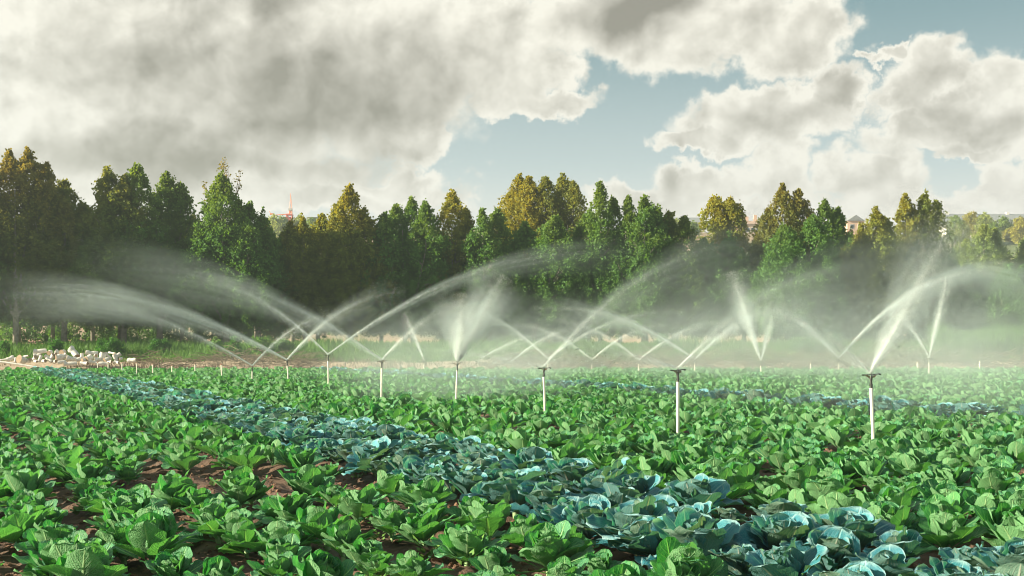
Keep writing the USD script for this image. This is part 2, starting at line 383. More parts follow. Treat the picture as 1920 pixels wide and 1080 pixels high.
def green_plant(seed, nu, nv, n):
    rng = np.random.default_rng(seed); out = []
    for k in range(n):
        q = k / (n - 1)                                   # 0 heart, 1 outermost
        L = (0.16 + 0.20 * q ** 0.8) * rng.uniform(0.85, 1.15)
        el = 84 - 50 * q + rng.normal(0, 8)
        bend = rng.normal(16, 16) if q < 0.7 else rng.normal(-22, 22)
        out.append(leaf_mesh(rng, L, (0.145 + 0.10 * q ** 0.7) * rng.uniform(0.85, 1.2), el, bend, rng.uniform(26, 58) - 16 * q, rng.uniform(0.02, 0.06), rng.uniform(4, 7), nu, nv,
                             0.10 + 0.24 * q, 0.86, 0.46, k * 2.39996 + rng.normal(0, 0.25), (0, 0, 0.02 + 0.11 * (1 - q))))
    return out


def red_plant(seed, nu, nv, n):
    rng = np.random.default_rng(seed); out = []
    for k in range(n):
        q = k / (n - 1)
        L = (0.19 + 0.18 * q) * rng.uniform(0.88, 1.12)
        out.append(leaf_mesh(rng, L, (0.19 + 0.12 * q) * rng.uniform(0.88, 1.15), 82 - 46 * q + rng.normal(0, 8), 18 - 52 * q + rng.normal(0, 12), rng.uniform(34, 56) - 14 * q, rng.uniform(0.03, 0.055), rng.uniform(6, 10), nu, nv,
                             0.03 + 0.05 * q, 1.25, 0.52, k * 2.39996 + rng.normal(0, 0.2), (0, 0, 0.03 + 0.07 * (1 - q))))
    return out


kinds = stage.CreateClassPrim('/World/plant_kinds')


def proto_parts(name, leaves, mat):
    x = UsdGeom.Xform.Define(stage, f'/World/plant_kinds/{name}')
    for V, F, uv in leaves: part(x.GetPrim(), 'leaf', (V, F), mat, smooth=True, uv=uv)
    part(x.GetPrim(), 'stem', tube([(0, 0, -0.06), (0, 0, 0.03), (0, 0, 0.10)], [0.02, 0.022, 0.014], 6), M_stem, smooth=True)
    return x.GetPath()


def joined(leaves):
    n = 0; fs = []
    for V, F, _ in leaves: fs.append(F + n); n += len(V)
    return (np.vstack([l[0] for l in leaves]), np.vstack(fs)), np.vstack([l[2] for l in leaves])


def proto_one(name, leaves, mat):
    m, uv = joined(leaves)
    return usdkit.mesh(stage, f'/World/plant_kinds/{name}', m, mat, smooth=True, uv=uv).GetPath()


NG, NR = 9, 7
near_g = [proto_parts(f'green_cabbage_kind_{i}', green_plant(100 + i, 10, 12, 24 + i % 4), M_green) for i in range(NG)]
near_r = [proto_parts(f'blue_cabbage_kind_{i}', red_plant(300 + i, 12, 12, 20 + i % 3), M_red) for i in range(NR)]
mid_g = [proto_one(f'green_cabbage_small_{i}', green_plant(100 + i, 6, 7, 19), M_green) for i in range(NG)]
mid_r = [proto_one(f'blue_cabbage_small_{i}', red_plant(300 + i, 8, 7, 18), M_red) for i in range(NR)]

rng = np.random.default_rng(42)
RED_C = [4.95, 5.65, 6.35, 19.3, 19.95]
rows = []                                                       # (offset, kind, row words)
c = 4.95 - 0.74; k = 1
while c > -34: rows.append((c, 'g', ('left', k))); c -= 0.69 if c > -4 else 0.66; k += 1
c = 6.35 + 0.72; k = 1
while c < 18.8: rows.append((c, 'g', ('mid', k))); c += 0.68; k += 1
c = 19.95 + 0.68; k = 1
while c < 62: rows.append((c, 'g', ('right', k))); c += 0.68; k += 1
for i, rc in enumerate(RED_C): rows.append((rc, 'r', ('band', i + 1) if i < 3 else ('far band', i - 2)))
plants = {'g': [], 'r': []}
for c, kind, words in rows:
    s = -40.0 + rng.uniform(0, 0.5)
    while s < 90:
        s += (0.44 if kind == 'g' else 0.47) * rng.uniform(0.82, 1.22)
        x, y = c * NV + s * TV + rng.normal(0, 0.10 if kind == 'g' else 0.045, 2)
        if not (5.6 < y < 64.3 + 0.5 * math.sin(x * 0.3)) or abs(x) > 0.56 * y + 3: continue
        if kind == 'g' and meshkit.noise(np.array([x * 0.55, y * 0.55, 3.3])) < (0.30 if words[0] == 'left' and y < 16 else 0.12): continue
        if kind == 'r' and rng.random() < 0.03: continue
        sc = rng.uniform(0.80, 1.26) * (0.95 if kind == 'g' and words[0] == 'left' else 1.0) * (1.16 if kind == 'r' else 1.0)
        if rng.random() < 0.10: sc *= 0.68
        plants[kind].append([x, y, sc, rng.uniform(0, 2 * np.pi), words, rng.integers(0, 1000), rng.normal(0, 9, 2)])
ORD = ['zeroth', 'first', 'second', 'third', 'fourth', 'fifth', 'sixth', 'seventh', 'eighth', 'ninth', 'tenth', 'eleventh', 'twelfth', 'thirteenth', 'fourteenth', 'fifteenth', 'sixteenth', 'seventeenth', 'eighteenth', 'nineteenth']


def ordinal(n):
    if n < 20: return ORD[n]
    tens = ['', '', 'twent', 'thirt', 'fort', 'fift', 'sixt', 'sevent', 'eight', 'ninet'][n // 10]
    return tens + ('ieth' if n % 10 == 0 else 'y-' + ORD[n % 10])


def plant_matrix(p, scale_z=1.0):
    x, y, sc, rz, _, _, tilt = p[:7]
    m = trimesh.transformations.euler_matrix(math.radians(tilt[0]), math.radians(tilt[1]), rz)
    m[:3, :3] *= sc
    m[:3, 3] = (x, y, float(ground_z(x, y)) - 0.01)
    return m


for kind, near, mid, base in (('g', near_g, mid_g, 'green_cabbage'), ('r', near_r, mid_r, 'blue_cabbage')):
    P = plants[kind]
    for p in P:
        x, y = p[0], p[1]
        row_px = HOR + (HC - 0.30) * FPX / y
        p.append(abs(x) * FPX / y < 960 + 0.15 * FPX / y and row_px < 1150)
    P.sort(key=lambda p: p[1])
    seen = [p for p in P if p[7]]
    big, rest = seen[:300], seen[300:] + [p for p in P if not p[7]]
    count = {}
    for i, p in enumerate(big):
        side, r = p[4]
        n = count[p[4]] = count.get(p[4], 0) + 1
        if kind == 'g':
            where = f'{ordinal(r)} green row ' + {'left': 'left of the blue cabbages', 'mid': 'right of the near blue cabbages', 'right': 'beyond the far blue cabbages'}[side]
            lab = f'leafy green cabbage, {ordinal(n)} plant up the {where}'
            grp = 'green cabbages in rows'
        else:
            where = f'{["", "left", "middle", "right"][r]} row of the near blue band' if side == 'band' else f'{["", "nearer", "farther"][r]} row of the far blue band'
            lab = f'blue-green cabbage with wavy leaves, {ordinal(n)} plant up the {where}'
            grp = 'blue cabbages in rows'
        src = near[p[5] % len(near)] if i < 170 else mid[p[5] % len(mid)]
        m = plant_matrix(p)
        if i < 170:
            t = thing(base, lab, 'cabbage', mat=m, group=grp)
        else:
            t = stage.DefinePrim(numbered('/World', base), 'Mesh')
            UsdGeom.Xformable(t).AddTransformOp().Set(Gf.Matrix4d(*m.T.ravel()))
            data(t, lab, 'cabbage', grp)
        t.GetReferences().AddInternalReference(src)
        if i < 170: t.SetInstanceable(True)
    # all the others of the field
    pi = UsdGeom.PointInstancer.Define(stage, '/World/' + ('green_cabbage_crop' if kind == 'g' else 'blue_cabbage_crop'))
    rels = pi.CreatePrototypesRel()
    for i in range(len(mid)):
        lv = green_plant(500 + i, 4, 5, 13) if kind == 'g' else red_plant(700 + i, 4, 5, 11)
        m, uv = joined(lv)
        pr = usdkit.mesh(stage, f'{pi.GetPath()}/kinds/plant_{i}', m, M_green if kind == 'g' else M_red, smooth=True, uv=uv)
        rels.AddTarget(pr.GetPath())
    pos, ori, scl, idx = [], [], [], []
    for p in rest:
        m = plant_matrix(p); q = trimesh.transformations.quaternion_from_matrix(np.vstack([np.hstack([m[:3, :3] / p[2], np.zeros((3, 1))]), [0, 0, 0, 1]]))
        pos.append(m[:3, 3]); ori.append(Gf.Quath(*map(float, q))); scl.append([p[2]] * 3); idx.append(p[5] % len(mid))
    pi.CreatePositionsAttr(Vt.Vec3fArray.FromNumpy(np.array(pos, np.float32))); pi.CreateScalesAttr(Vt.Vec3fArray.FromNumpy(np.array(scl, np.float32)))
    pi.CreateOrientationsAttr(Vt.QuathArray(ori)); pi.CreateProtoIndicesAttr(Vt.IntArray.FromNumpy(np.array(idx, np.int32)))
    data(pi.GetPrim(), 'many small green cabbages filling the rest of the field' if kind == 'g' else 'small blue cabbages in the receding end of the blue bands', 'cabbages', None, 'stuff')
print('plants', len(plants['g']), len(plants['r']))

# ------------------------------------------------------------------ weeds and clods on the bare soil
def scatter(name, protos, mats, label, category):
    pi = UsdGeom.PointInstancer.Define(stage, '/World/' + name)
    rel = pi.CreatePrototypesRel()
    for i, (m, mat) in enumerate(protos):
        rel.AddTarget(usdkit.mesh(stage, f'{pi.GetPath()}/kinds/piece_{i}', m, mat, smooth=False).GetPath())
    pos, ori, scl, idx = [], [], [], []
    for p, rz, tl, s, k in mats:
        q = trimesh.transformations.quaternion_from_euler(tl[0], tl[1], rz)
        pos.append(p); ori.append(Gf.Quath(*map(float, q))); scl.append([s] * 3 if np.ndim(s) == 0 else s); idx.append(k)
    pi.CreatePositionsAttr(Vt.Vec3fArray.FromNumpy(np.array(pos, np.float32))); pi.CreateScalesAttr(Vt.Vec3fArray.FromNumpy(np.array(scl, np.float32)))
    pi.CreateOrientationsAttr(Vt.QuathArray(ori)); pi.CreateProtoIndicesAttr(Vt.IntArray.FromNumpy(np.array(idx, np.int32)))
    data(pi.GetPrim(), label, category, None, 'stuff')


rng = np.random.default_rng(5)
M_soil = plain('soil_clod', (0.125, 0.068, 0.043), 0.95, 0.2, noise=(60.0, (0.23, 0.14, 0.095)), bump=0.7, bscale=90)
cl = []
for i in range(4):
    m = trimesh.creation.icosphere(1, 0.03); m.vertices = m.vertices * (0.6 + 0.8 * meshkit.noise(m.vertices * 40 + i * 9)[:, None]) * [1.2, 1.0, 0.7]
    cl.append((m, M_soil))
lst = []
for i in range(11000):
    y = 6.2 + 17 * rng.random() ** 1.4; x = rng.uniform(-0.55, 0.55) * y
    if x * NV[0] + y * NV[1] > 7.3 and rng.random() < 0.6: continue
    lst.append(((x, y, float(ground_z(x, y))), rng.uniform(0, 6.3), rng.normal(0, 0.5, 2), rng.uniform(0.25, 1.0) ** 1.8 * 1.25, int(rng.integers(4))))
scatter('soil_clods', cl, lst, 'brown clods of soil between the cabbage rows', 'soil clods')


def weed_mesh(seed):
    r = np.random.default_rng(seed); ms = []
    for k in range(26):
        L = r.uniform(0.03, 0.075); wd = L * 0.36; a = r.uniform(0, 6.28); e = r.uniform(0.1, 1.0); h = r.uniform(0.0, 0.12) * (1 if k % 2 else 0.4); rr = r.uniform(0, 0.06)
        u = np.array([math.cos(a) * math.cos(e), math.sin(a) * math.cos(e), math.sin(e)]); s = np.array([-math.sin(a), math.cos(a), 0])
        b = np.array([math.cos(a) * rr, math.sin(a) * rr, h])
        ms.append((np.array([b, b + u * L * 0.5 + s * wd, b + u * L, b + u * L * 0.5 - s * wd]), np.array([[0, 1, 2, 3]])))
    return cat(ms)


lst = []
for i in range(240):
    y = 6.5 + 16 * rng.random(); x = rng.uniform(-0.52, 0.52) * y
    if meshkit.noise(np.array([x * 0.9, y * 0.9, 8.0])) < 0.55: continue
    lst.append(((x, y, float(ground_z(x, y)) - 0.005), rng.uniform(0, 6.3), (0, 0), rng.uniform(0.6, 1.5), int(rng.integers(3))))
scatter('weeds', [(weed_mesh(i), M_weed) for i in range(3)], lst, 'small green weeds sprouting on the soil between the rows', 'weeds')

# ------------------------------------------------------------------ trees
def leaf_cloud(rng, centers, radii, per, size, droop=0.2):
    """Many small folded leaves round the given centres, as one mesh."""
    n = len(centers) * per
    c = np.repeat(centers, per, 0); R = np.repeat(radii, per)[:, None]
    d = rng.normal(0, 1, (n, 3)); d /= np.linalg.norm(d, axis=1, keepdims=True)
    p = c + d * R * rng.random((n, 1)) ** 0.5 * np.array([1, 1, 1.45])
    a = rng.normal(0, 1, (n, 3)); a[:, 2] += droop; a /= np.linalg.norm(a, axis=1, keepdims=True)
    b = np.cross(a, rng.normal(0, 1, (n, 3))); b /= np.linalg.norm(b, axis=1, keepdims=True)
    nn = np.cross(a, b)
    L = size * rng.uniform(0.7, 1.3, (n, 1)); wd = L * 0.42
    v = np.stack([p, p + a * L * 0.5 + b * wd + nn * L * 0.12, p + a * L, p + a * L * 0.5 - b * wd + nn * L * 0.12], 1).reshape(-1, 3)
    k = np.arange(n)[:, None] * 4
    return v, np.vstack([k + [0, 1, 2], k + [0, 2, 3]])


def spindle(h, base=0.30, peak=0.38):
    """Half width of a plume at relative heights h in 0..1: full low down, drawn to a point."""
    h = np.asarray(h, float)
    return np.where(h < peak, base + (1 - base) * np.sin(np.clip(h / peak, 0, 1) * np.pi / 2) ** 0.8, np.clip(1 - ((h - peak) / (1 - peak)) ** 2.0, 0, 1) ** 0.80)


def tree(px, D, leaders, crown_low, tone, label, seed, group='trees in the row behind the field', dens=1.0, trunk_r=0.16, bare=None):
    """leaders: (column, top row, half width in columns) of the pointed plumes of one crown, read at distance D."""
    rng = np.random.default_rng(seed)
    x0 = (px - 960) / FPX * D; z0 = float(ground_z(x0, D)) - 0.1
    t = thing('tree', label, 'tree', (x0, D, z0), group)
    if group == 'trees in the row behind the field' and crown_low > 550:      # lower side plumes that close the crown
        m_ = max(l[2] for l in leaders); l0, l1 = min(l[0] for l in leaders), max(l[0] for l in leaders); tp = min(l[1] for l in leaders)
        leaders = list(leaders) + [(l0 - m_ * rng.uniform(0.45, 0.8), tp + (crown_low - tp) * rng.uniform(0.28, 0.5), m_ * 0.7), (l1 + m_ * rng.uniform(0.45, 0.8), tp + (crown_low - tp) * rng.uniform(0.28, 0.5), m_ * 0.7)]
    top = max(HC + (HOR - l[1]) * D / FPX for l in leaders) - z0
    zl = HC + (HOR - crown_low - 12) * D / FPX - z0
    limbs, C, R = [], [], []
    lean = rng.normal(0, 0.15, 2)
    trunk = [(0, 0, -0.2), (lean[0] * 0.2, lean[1] * 0.2, top * 0.2), (lean[0], lean[1], top * 0.5), (lean[0] * 1.3, lean[1] * 1.3, top * 0.8)]
    tr = part(t, 'trunk', tube(trunk, [trunk_r * 1.25, trunk_r, trunk_r * 0.6, trunk_r * 0.2], 8), M_bark, smooth=True)
    for lx, ly, hw in leaders:
        cx = (lx - px) / FPX * D; H = HC + (HOR - ly) * D / FPX - z0; w = (1.45 if hw < 31 else 1.30) * hw / FPX * D
        cy = rng.uniform(-0.8, 0.8) * min(w, 1.5)
        limbs.append(tube([(lean[0] * 0.4, lean[1] * 0.4, zl * 0.9 + 0.2), (cx * 0.6, cy * 0.6, zl + (H - zl) * 0.35), (cx, cy, zl + (H - zl) * 0.65), (cx, cy, H - 0.2)], [trunk_r * 0.55, trunk_r * 0.4, 0.05, 0.012], 5))
        n = int(84 * dens * (0.55 * w + 0.45 * w * w / 1.6) * (H - zl) / 9.0 * 2.0) + 50
        h = rng.random(n) ** 0.85
        env = spindle(h)
        ph = rng.uniform(0, 2 * np.pi, n)
        lump = 0.45 + 1.0 * meshkit.fbm(np.stack([np.cos(ph) * 1.5 + seed, np.sin(ph) * 1.5, h * (H - zl) / 1.25], -1), 2, seed)
        rad = env * w * lump * rng.random(n) ** 0.33 * np.where(rng.random(n) < 0.12, rng.uniform(1.05, 1.35, n), 1)
        C.append(np.stack([cx + rad * np.cos(ph), cy + rad * np.sin(ph), zl + h * (H - zl) + rng.normal(0, 0.15, n)], -1))
        R.append(0.15 + 0.27 * env * rng.uniform(0.5, 1.2, n))
        tipn = 10
        C.append(np.stack([cx + rng.normal(0, 0.10, tipn), cy + rng.normal(0, 0.1, tipn), H - rng.random(tipn) ** 1.3 * 1.3], -1)); R.append(np.full(tipn, 0.13))
        for k in range(9):
            hh = rng.uniform(0.1, 0.75); a = rng.uniform(0, 6.28); e = spindle(hh) * w * 0.9
            z = zl + hh * (H - zl)
            limbs.append(tube([(cx * 0.8, cy * 0.8, z - 0.3), (cx * .9 + e * 0.5 * math.cos(a), cy + e * 0.5 * math.sin(a), z + 0.1), (cx + e * math.cos(a), cy + e * math.sin(a), z + 0.8)], [0.045, 0.03, 0.01], 4, False))
    part(t, 'limbs', cat(limbs), M_bark, smooth=True)
    C, R = np.vstack(C), np.concatenate(R)
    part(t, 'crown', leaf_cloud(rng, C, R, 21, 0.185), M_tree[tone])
    if bare:
        tw = []
        for bx, by in bare:
            X = (bx - px) / FPX * D; Z = HC + (HOR - by) * D / FPX - z0
            for q in range(3):
                tw.append(tube([(X * 0.7, 0, Z - 2.2), (X * 0.95 + rng.normal(0, .12), rng.normal(0, .2), Z - 1.0), (X + rng.normal(0, 0.2), rng.normal(0, .2), Z - 0.4 * q)], [0.03, 0.02, 0.008], 4, False))
        part(t, 'bare_twigs', cat(tw), M_twig)
        CC = np.array([[(bx - px) / FPX * D + rng.normal(0, 0.14), rng.normal(0, .1), HC + (HOR - by) * D / FPX - z0 - rng.random() * 1.6] for bx, by in bare for _ in range(9)])
        part(t, 'sparse_leaves', leaf_cloud(rng, CC, np.full(len(CC), 0.16), 5, 0.16), M_tree['rust'])
    return t


# column, distance, plumes, crown foot, tone, label
TREES = [
    (30, 77, [(8, 285, 40), (46, 283, 38), (-40, 300, 45), (76, 308, 38)], 585, 'rust', 'tallest tree, rust tinged and many peaked, at the far left edge', {}),
    (120, 79, [(112, 342, 48), (92, 352, 40), (150, 384, 34)], 590, 'olive', 'dark olive tree leaning against the tall rust tinged left tree', {}),
    (232, 80, [(213, 324, 42), (244, 340, 40), (188, 372, 36)], 598, 'olive', 'olive tree with orange left edge, left half of the big twin crown', {}),
    (300, 81, [(268, 319, 40), (306, 328, 40), (334, 345, 32)], 596, 'green', 'tree with yellow top, right half of the big twin crown', {}),
    (424, 80, [(420, 335, 42), (396, 372, 34), (446, 380, 32)], 600, 'green', 'dark cone shaped tree with bare twigs rising from its top', dict(bare=[(420, 300), (416, 312), (447, 318), (386, 340), (426, 308)])),
    (484, 82, [(474, 392, 36), (498, 412, 30)], 605, 'green', 'low dark tree just right of the cone shaped tree', {}),
    (572, 84, [(548, 425, 32), (598, 402, 36), (572, 420, 30)], 610, 'gold', 'low yellow green tree just right of the red crane', {}),
    (656, 83, [(655, 353, 36), (636, 385, 30), (684, 398, 34)], 610, 'gold', 'pointed tree with bright yellow tip left of the picture middle', {}),
    (760, 84, [(740, 385, 34), (770, 378, 30), (800, 388, 36), (724, 405, 30)], 610, 'green', 'broad green tree with three small peaks', {}),
    (852, 85, [(848, 364, 30), (872, 395, 28)], 610, 'gold', 'slim yellow topped tree between two broader green trees', {}),
    (918, 84, [(905, 402, 28), (932, 396, 28)], 610, 'green', 'low green tree left of the tall middle group', {}),
    (978, 92, [(974, 334, 28), (992, 338, 26), (958, 362, 24)], 500, 'gold', 'tall yellow tree, left one of the tall middle group', {}),
    (1046, 92, [(1022, 338, 26), (1056, 333, 28), (1074, 348, 22)], 500, 'olive', 'tall olive tree, right one of the tall middle group', {}),
    (1000, 84, [(985, 420, 40), (1040, 412, 42)], 612, 'green', 'dense green tree standing before the tall middle group', {}),
    (1126, 84, [(1124, 350, 22), (1104, 400, 30), (1150, 376, 26)], 612, 'green', 'dark green tree with a narrow spire', {}),
    (1206, 83, [(1178, 374, 26), (1206, 378, 28), (1232, 392, 30)], 612, 'green', 'broad dark tree with a ragged top right of the spire', {}),
    (1262, 84, [(1254, 402, 28), (1278, 415, 30)], 615, 'olive', 'sloping shoulder tree at the right end of the dark group', {}),
    (1345, 87, [(1340, 373, 24), (1364, 378, 24), (1376, 392, 18)], 480, 'gold', 'golden tree standing alone above the lower trees', {}),
    (1330, 83, [(1320, 452, 40), (1372, 448, 44)], 612, 'green', 'dense low tree in front of the golden tree', {}),
    (1476, 85, [(1466, 353, 26), (1496, 358, 26), (1440, 398, 26)], 560, 'rust', 'orange tinged twin peaked tree right of the golden tree', {}),
    (1500, 82, [(1470, 430, 46), (1520, 410, 40)], 615, 'green', 'dark green tree below the orange twin peaks', {}),
    (1562, 84, [(1550, 382, 30), (1578, 392, 28)], 612, 'green', 'green tree between the orange twin peaks and the yellow green trees', {}),
    (1640, 83, [(1638, 398, 32), (1662, 412, 28), (1612, 430, 28)], 612, 'gold', 'yellow green tree, round shouldered, left of the two last spires', {}),
    (1690, 86, [(1690, 375, 24), (1706, 398, 22)], 600, 'gold', 'pointed golden tree, left one of the two last spires', {}),
    (1742, 85, [(1738, 368, 26), (1758, 378, 24), (1722, 400, 24)], 612, 'olive', 'olive golden tree, right one of the two last spires', {}),
    (1850, 90, [(1846, 425, 28), (1872, 432, 28), (1820, 452, 28)], 618, 'pale', 'pale green tree near the right edge behind the spray', {}),
    (1930, 92, [(1925, 440, 34), (1950, 430, 34)], 618, 'pale', 'pale green tree cut by the right edge of the picture', {}),
    (1790, 84, [(1780, 480, 38), (1812, 500, 36)], 620, 'green', 'low green tree in the dip left of the pale trees', {}),
    (1890, 84, [(1880, 505, 42), (1925, 500, 42)], 622, 'green', 'low green tree in front of the pale trees', {}),
    (-70, 78, [(-60, 300, 50), (-100, 290, 45), (-30, 330, 36)], 590, 'olive', 'olive tree just beyond the left edge of the picture', {}),
    (-190, 79, [(-180, 300, 50), (-220, 310, 45)], 590, 'olive', 'olive tree farther beyond the left edge of the picture', {}),
    (-310, 80, [(-300, 290, 50), (-350, 310, 45)], 590, 'olive', 'olive tree farthest beyond the left edge of the picture', {}),
    (2030, 86, [(2020, 440, 40), (2060, 430, 45)], 610, 'green', 'green tree just beyond the right edge of the picture', {}),
]
for i, (px, D, lead, low, tone, lab, kw) in enumerate(TREES):
    tree(px, D, lead, low, tone, lab, 900 + i, trunk_r=0.19 if px < 500 else 0.15, **kw)
# thinner trees of the rows behind that close the wall of green
rng = np.random.default_rng(77)
back = [(px + rng.uniform(-14, 14), rng.uniform(90, 98)) for px in range(-20, 1960, 62)]
for i, (px, D) in enumerate(back):
    tops = np.interp(px, [0, 150, 300, 420, 520, 660, 900, 1020, 1150, 1280, 1340, 1480, 1620, 1740, 1800, 1900], [380, 440, 400, 430, 470, 440, 450, 430, 430, 470, 480, 450, 460, 440, 510, 500])
    tree(px, D, [(px - 20, tops + rng.uniform(0, 40), 40), (px + 22, tops + rng.uniform(0, 40), 40)], 612 if px > 520 else 600, 'green' if i % 3 else 'olive', f'dark green tree of the second row, mostly hidden, {ordinal(i + 1)} from the left', 1200 + i, group='trees of the second row', dens=0.8)
# dark brushwood under the trees
for i, px in enumerate(range(-30, 1960, 90)):
    D = rng.uniform(99, 103); x = (px - 960) / FPX * D; n = 90
    h = rng.random(n)
    C = np.stack([x + rng.uniform(-2.6, 2.6, n), D + rng.uniform(-0.8, 0.8, n), ground_z(x, D) + h * 2.6 * rng.uniform(0.4, 1.0, n)], -1)
    if 600 <= px <= 780 or 1110 <= px <= 1430: continue
    t = thing('thicket', f'dark thicket in the shade under the trees, {ordinal(i + 1)} from the left', 'thicket', (0, 0, 0), 'thickets under the trees')
    part(t, 'foliage', leaf_cloud(rng, C, np.full(n, 0.45), 22, 0.22), M_tree['green'])
    part(t, 'stems', cat([tube([(x + a, D, float(ground_z(x, D)) - 0.1), (x + a * 1.3, D + b, float(ground_z(x, D)) + 1.5)], [0.03, 0.01], 4, False) for a, b in rng.normal(0, 0.8, (6, 2))]), M_twig)

# ------------------------------------------------------------------ verge: grass, bushes, dry brush
def blades(rng, n, xr, yr, hr, keep=None, wide=0.035):
    x = rng.uniform(*xr, n) ; y = rng.uniform(*yr, n); x = x * y
    hgt = rng.uniform(*hr, n) * (0.5 + meshkit.noise(np.stack([x * 0.4, y * 0.6, x * 0], -1), 3))
    if keep is not None:
        k = keep(x, y); x, y, hgt = x[k], y[k], hgt[k]
    n = len(x)
    z = ground_z(x, y, False)
    a = rng.uniform(0, 6.28, n); lean = rng.uniform(0.05, 0.5, n) * hgt
    b = np.stack([x, y, z - 0.03], -1); s = np.stack([np.cos(a), np.sin(a) * 0.4, a * 0], -1) * wide
    mid = b + np.stack([np.cos(a + 1) * lean * 0.35, np.sin(a + 1) * lean * 0.35, hgt * 0.6], -1)
    tip = b + np.stack([np.cos(a + 1) * lean, np.sin(a + 1) * lean, hgt], -1)
    v = np.stack([b - s, b + s, mid + s * 0.7, mid - s * 0.7, tip], 1).reshape(-1, 3)
    k = np.arange(n)[:, None] * 5
    return v, np.vstack([k + [0, 1, 2], k + [0, 2, 3], k + [3, 2, 4]])


rng = np.random.default_rng(11)
solo('verge_grass', blades(rng, 36000, (-0.50, 0.50), (70.0, 78.5), (0.2, 0.55), lambda x, y: meshkit.noise(np.stack([x * 0.25, y * 0.5, x * 0 + 4], -1)) > 0.30 * (y < 74)), M_grass, 'rough green grass on the bank below the trees', 'grass', kind='stuff')
solo('tall_grass', blades(rng, 9000, (0.375, 0.50), (71.5, 77), (0.9, 1.7), lambda x, y: meshkit.noise(np.stack([x * 0.5, y * 0.5, x * 0 + 6], -1)) > 0.25, 0.03), M_grass, 'tall green grass clump on the bank at the right', 'grass', kind='stuff')
solo('dry_grass', blades(rng, 9000, (-0.50, 0.50), (65.6, 71.5), (0.08, 0.38), lambda x, y: meshkit.noise(np.stack([x * 0.35, y * 0.7, x * 0 + 9], -1)) > 0.42, 0.03), M_straw, 'pale dry grass along the dirt track', 'dry grass', kind='stuff')


def bush(px, D, hw, h, label, mat, seed, tall=1.0):
    r = np.random.default_rng(seed); x = (px - 960) / FPX * D; z = float(ground_z(x, D, False)); w = hw / FPX * D; n = int(34 * max(w, 0.4) / 0.6)
    t = thing('bush', label, 'bush', (x, D, z), 'bushes on the bank')
    q = r.random(n); ph = r.uniform(0, 6.28, n)
    C = np.stack([np.cos(ph) * w * (1 - 0.55 * q) * r.random(n) ** 0.5, np.sin(ph) * w * 0.7 * r.random(n) ** 0.5, 0.1 + q * h], -1)
    part(t, 'foliage', leaf_cloud(r, C, np.full(n, 0.17), 22, 0.13), mat)
    part(t, 'stems', cat([tube([(0, 0, -0.1), (c[0] * 0.5, c[1] * 0.5, c[2] * 0.6), tuple(c)], [0.025, 0.018, 0.008], 4, False) for c in C[:14]]), M_twig)


bush(440, 71.5, 16, 1.15, 'bright green leafy sapling bush below the cone shaped tree', M_bush, 1)
bush(205, 73, 34, 1.0, 'round green bush behind the heap of white logs', M_bush, 2)
bush(105, 73, 20, 0.9, 'thin green bush behind the left part of the log heap', M_bush, 3)
bush(490, 73, 30, 0.9, 'wide pale bush right of the bright sapling', M_grass, 4)
bush(535, 74, 22, 0.7, 'low pale bush, rightmost of those left of the sprinklers', M_grass, 5)
bush(405, 73.5, 16, 0.7, 'small bush left of the bright sapling', M_grass, 6)
bush(300, 74, 26, 0.7, 'low green bush beside the end of the log heap', M_bush, 7)
bush(1505, 74, 30, 0.8, 'low green bush on the bank right of the middle', M_bush, 8)
bush(1560, 75, 26, 0.8, 'low green bush beside the pale trunk at the right', M_bush, 9)
bush(1815, 73, 40, 1.1, 'wide green bush in the tall grass at the right', M_bush, 10)
bush(1240, 75, 24, 0.9, 'low bush under the dark group of trees', M_bush, 11)
bush(8, 73, 12, 0.8, 'small bush at the left edge of the picture', M_bush, 12)


def brush(rng, n, xr, yr, zmax, lr):
    ms = []
    for k in range(n):
        y = rng.uniform(*yr); x = rng.uniform(*xr) * y; z = float(ground_z(x, y, False)) + rng.random() ** 1.8 * zmax * (0.35 + 1.0 * float(meshkit.noise(np.array([x * 0.35, 1.0, 2.0]))))
        L = rng.uniform(*lr); a = rng.uniform(-0.5, 0.5) + (math.pi if rng.random() < .5 else 0); e = rng.normal(0.05, 0.30); c = rng.normal(0, 0.25)
        u = np.array([math.cos(a) * math.cos(e), math.sin(a) * math.cos(e), math.sin(e)])
        p = np.array([x, y, z]); ms.append(tube([p, p + u * L * 0.5 + [0, 0, c * L * 0.3], p + u * L], [0.022, 0.016, 0.007], 3, False))
    return cat(ms)


solo('brush_heap', brush(rng, 1500, (-0.02, 0.48), (66.5, 70.5), 0.75, (0.5, 2.0)), M_straw, 'long heap of grey dry branches along the far edge of the field', 'brushwood', kind='stuff')
solo('brush_scraps', brush(rng, 420, (-0.335, -0.17), (67, 70.5), 0.6, (0.4, 1.5)), M_straw, 'scattered dry branches right of the log heap', 'brushwood', kind='stuff')

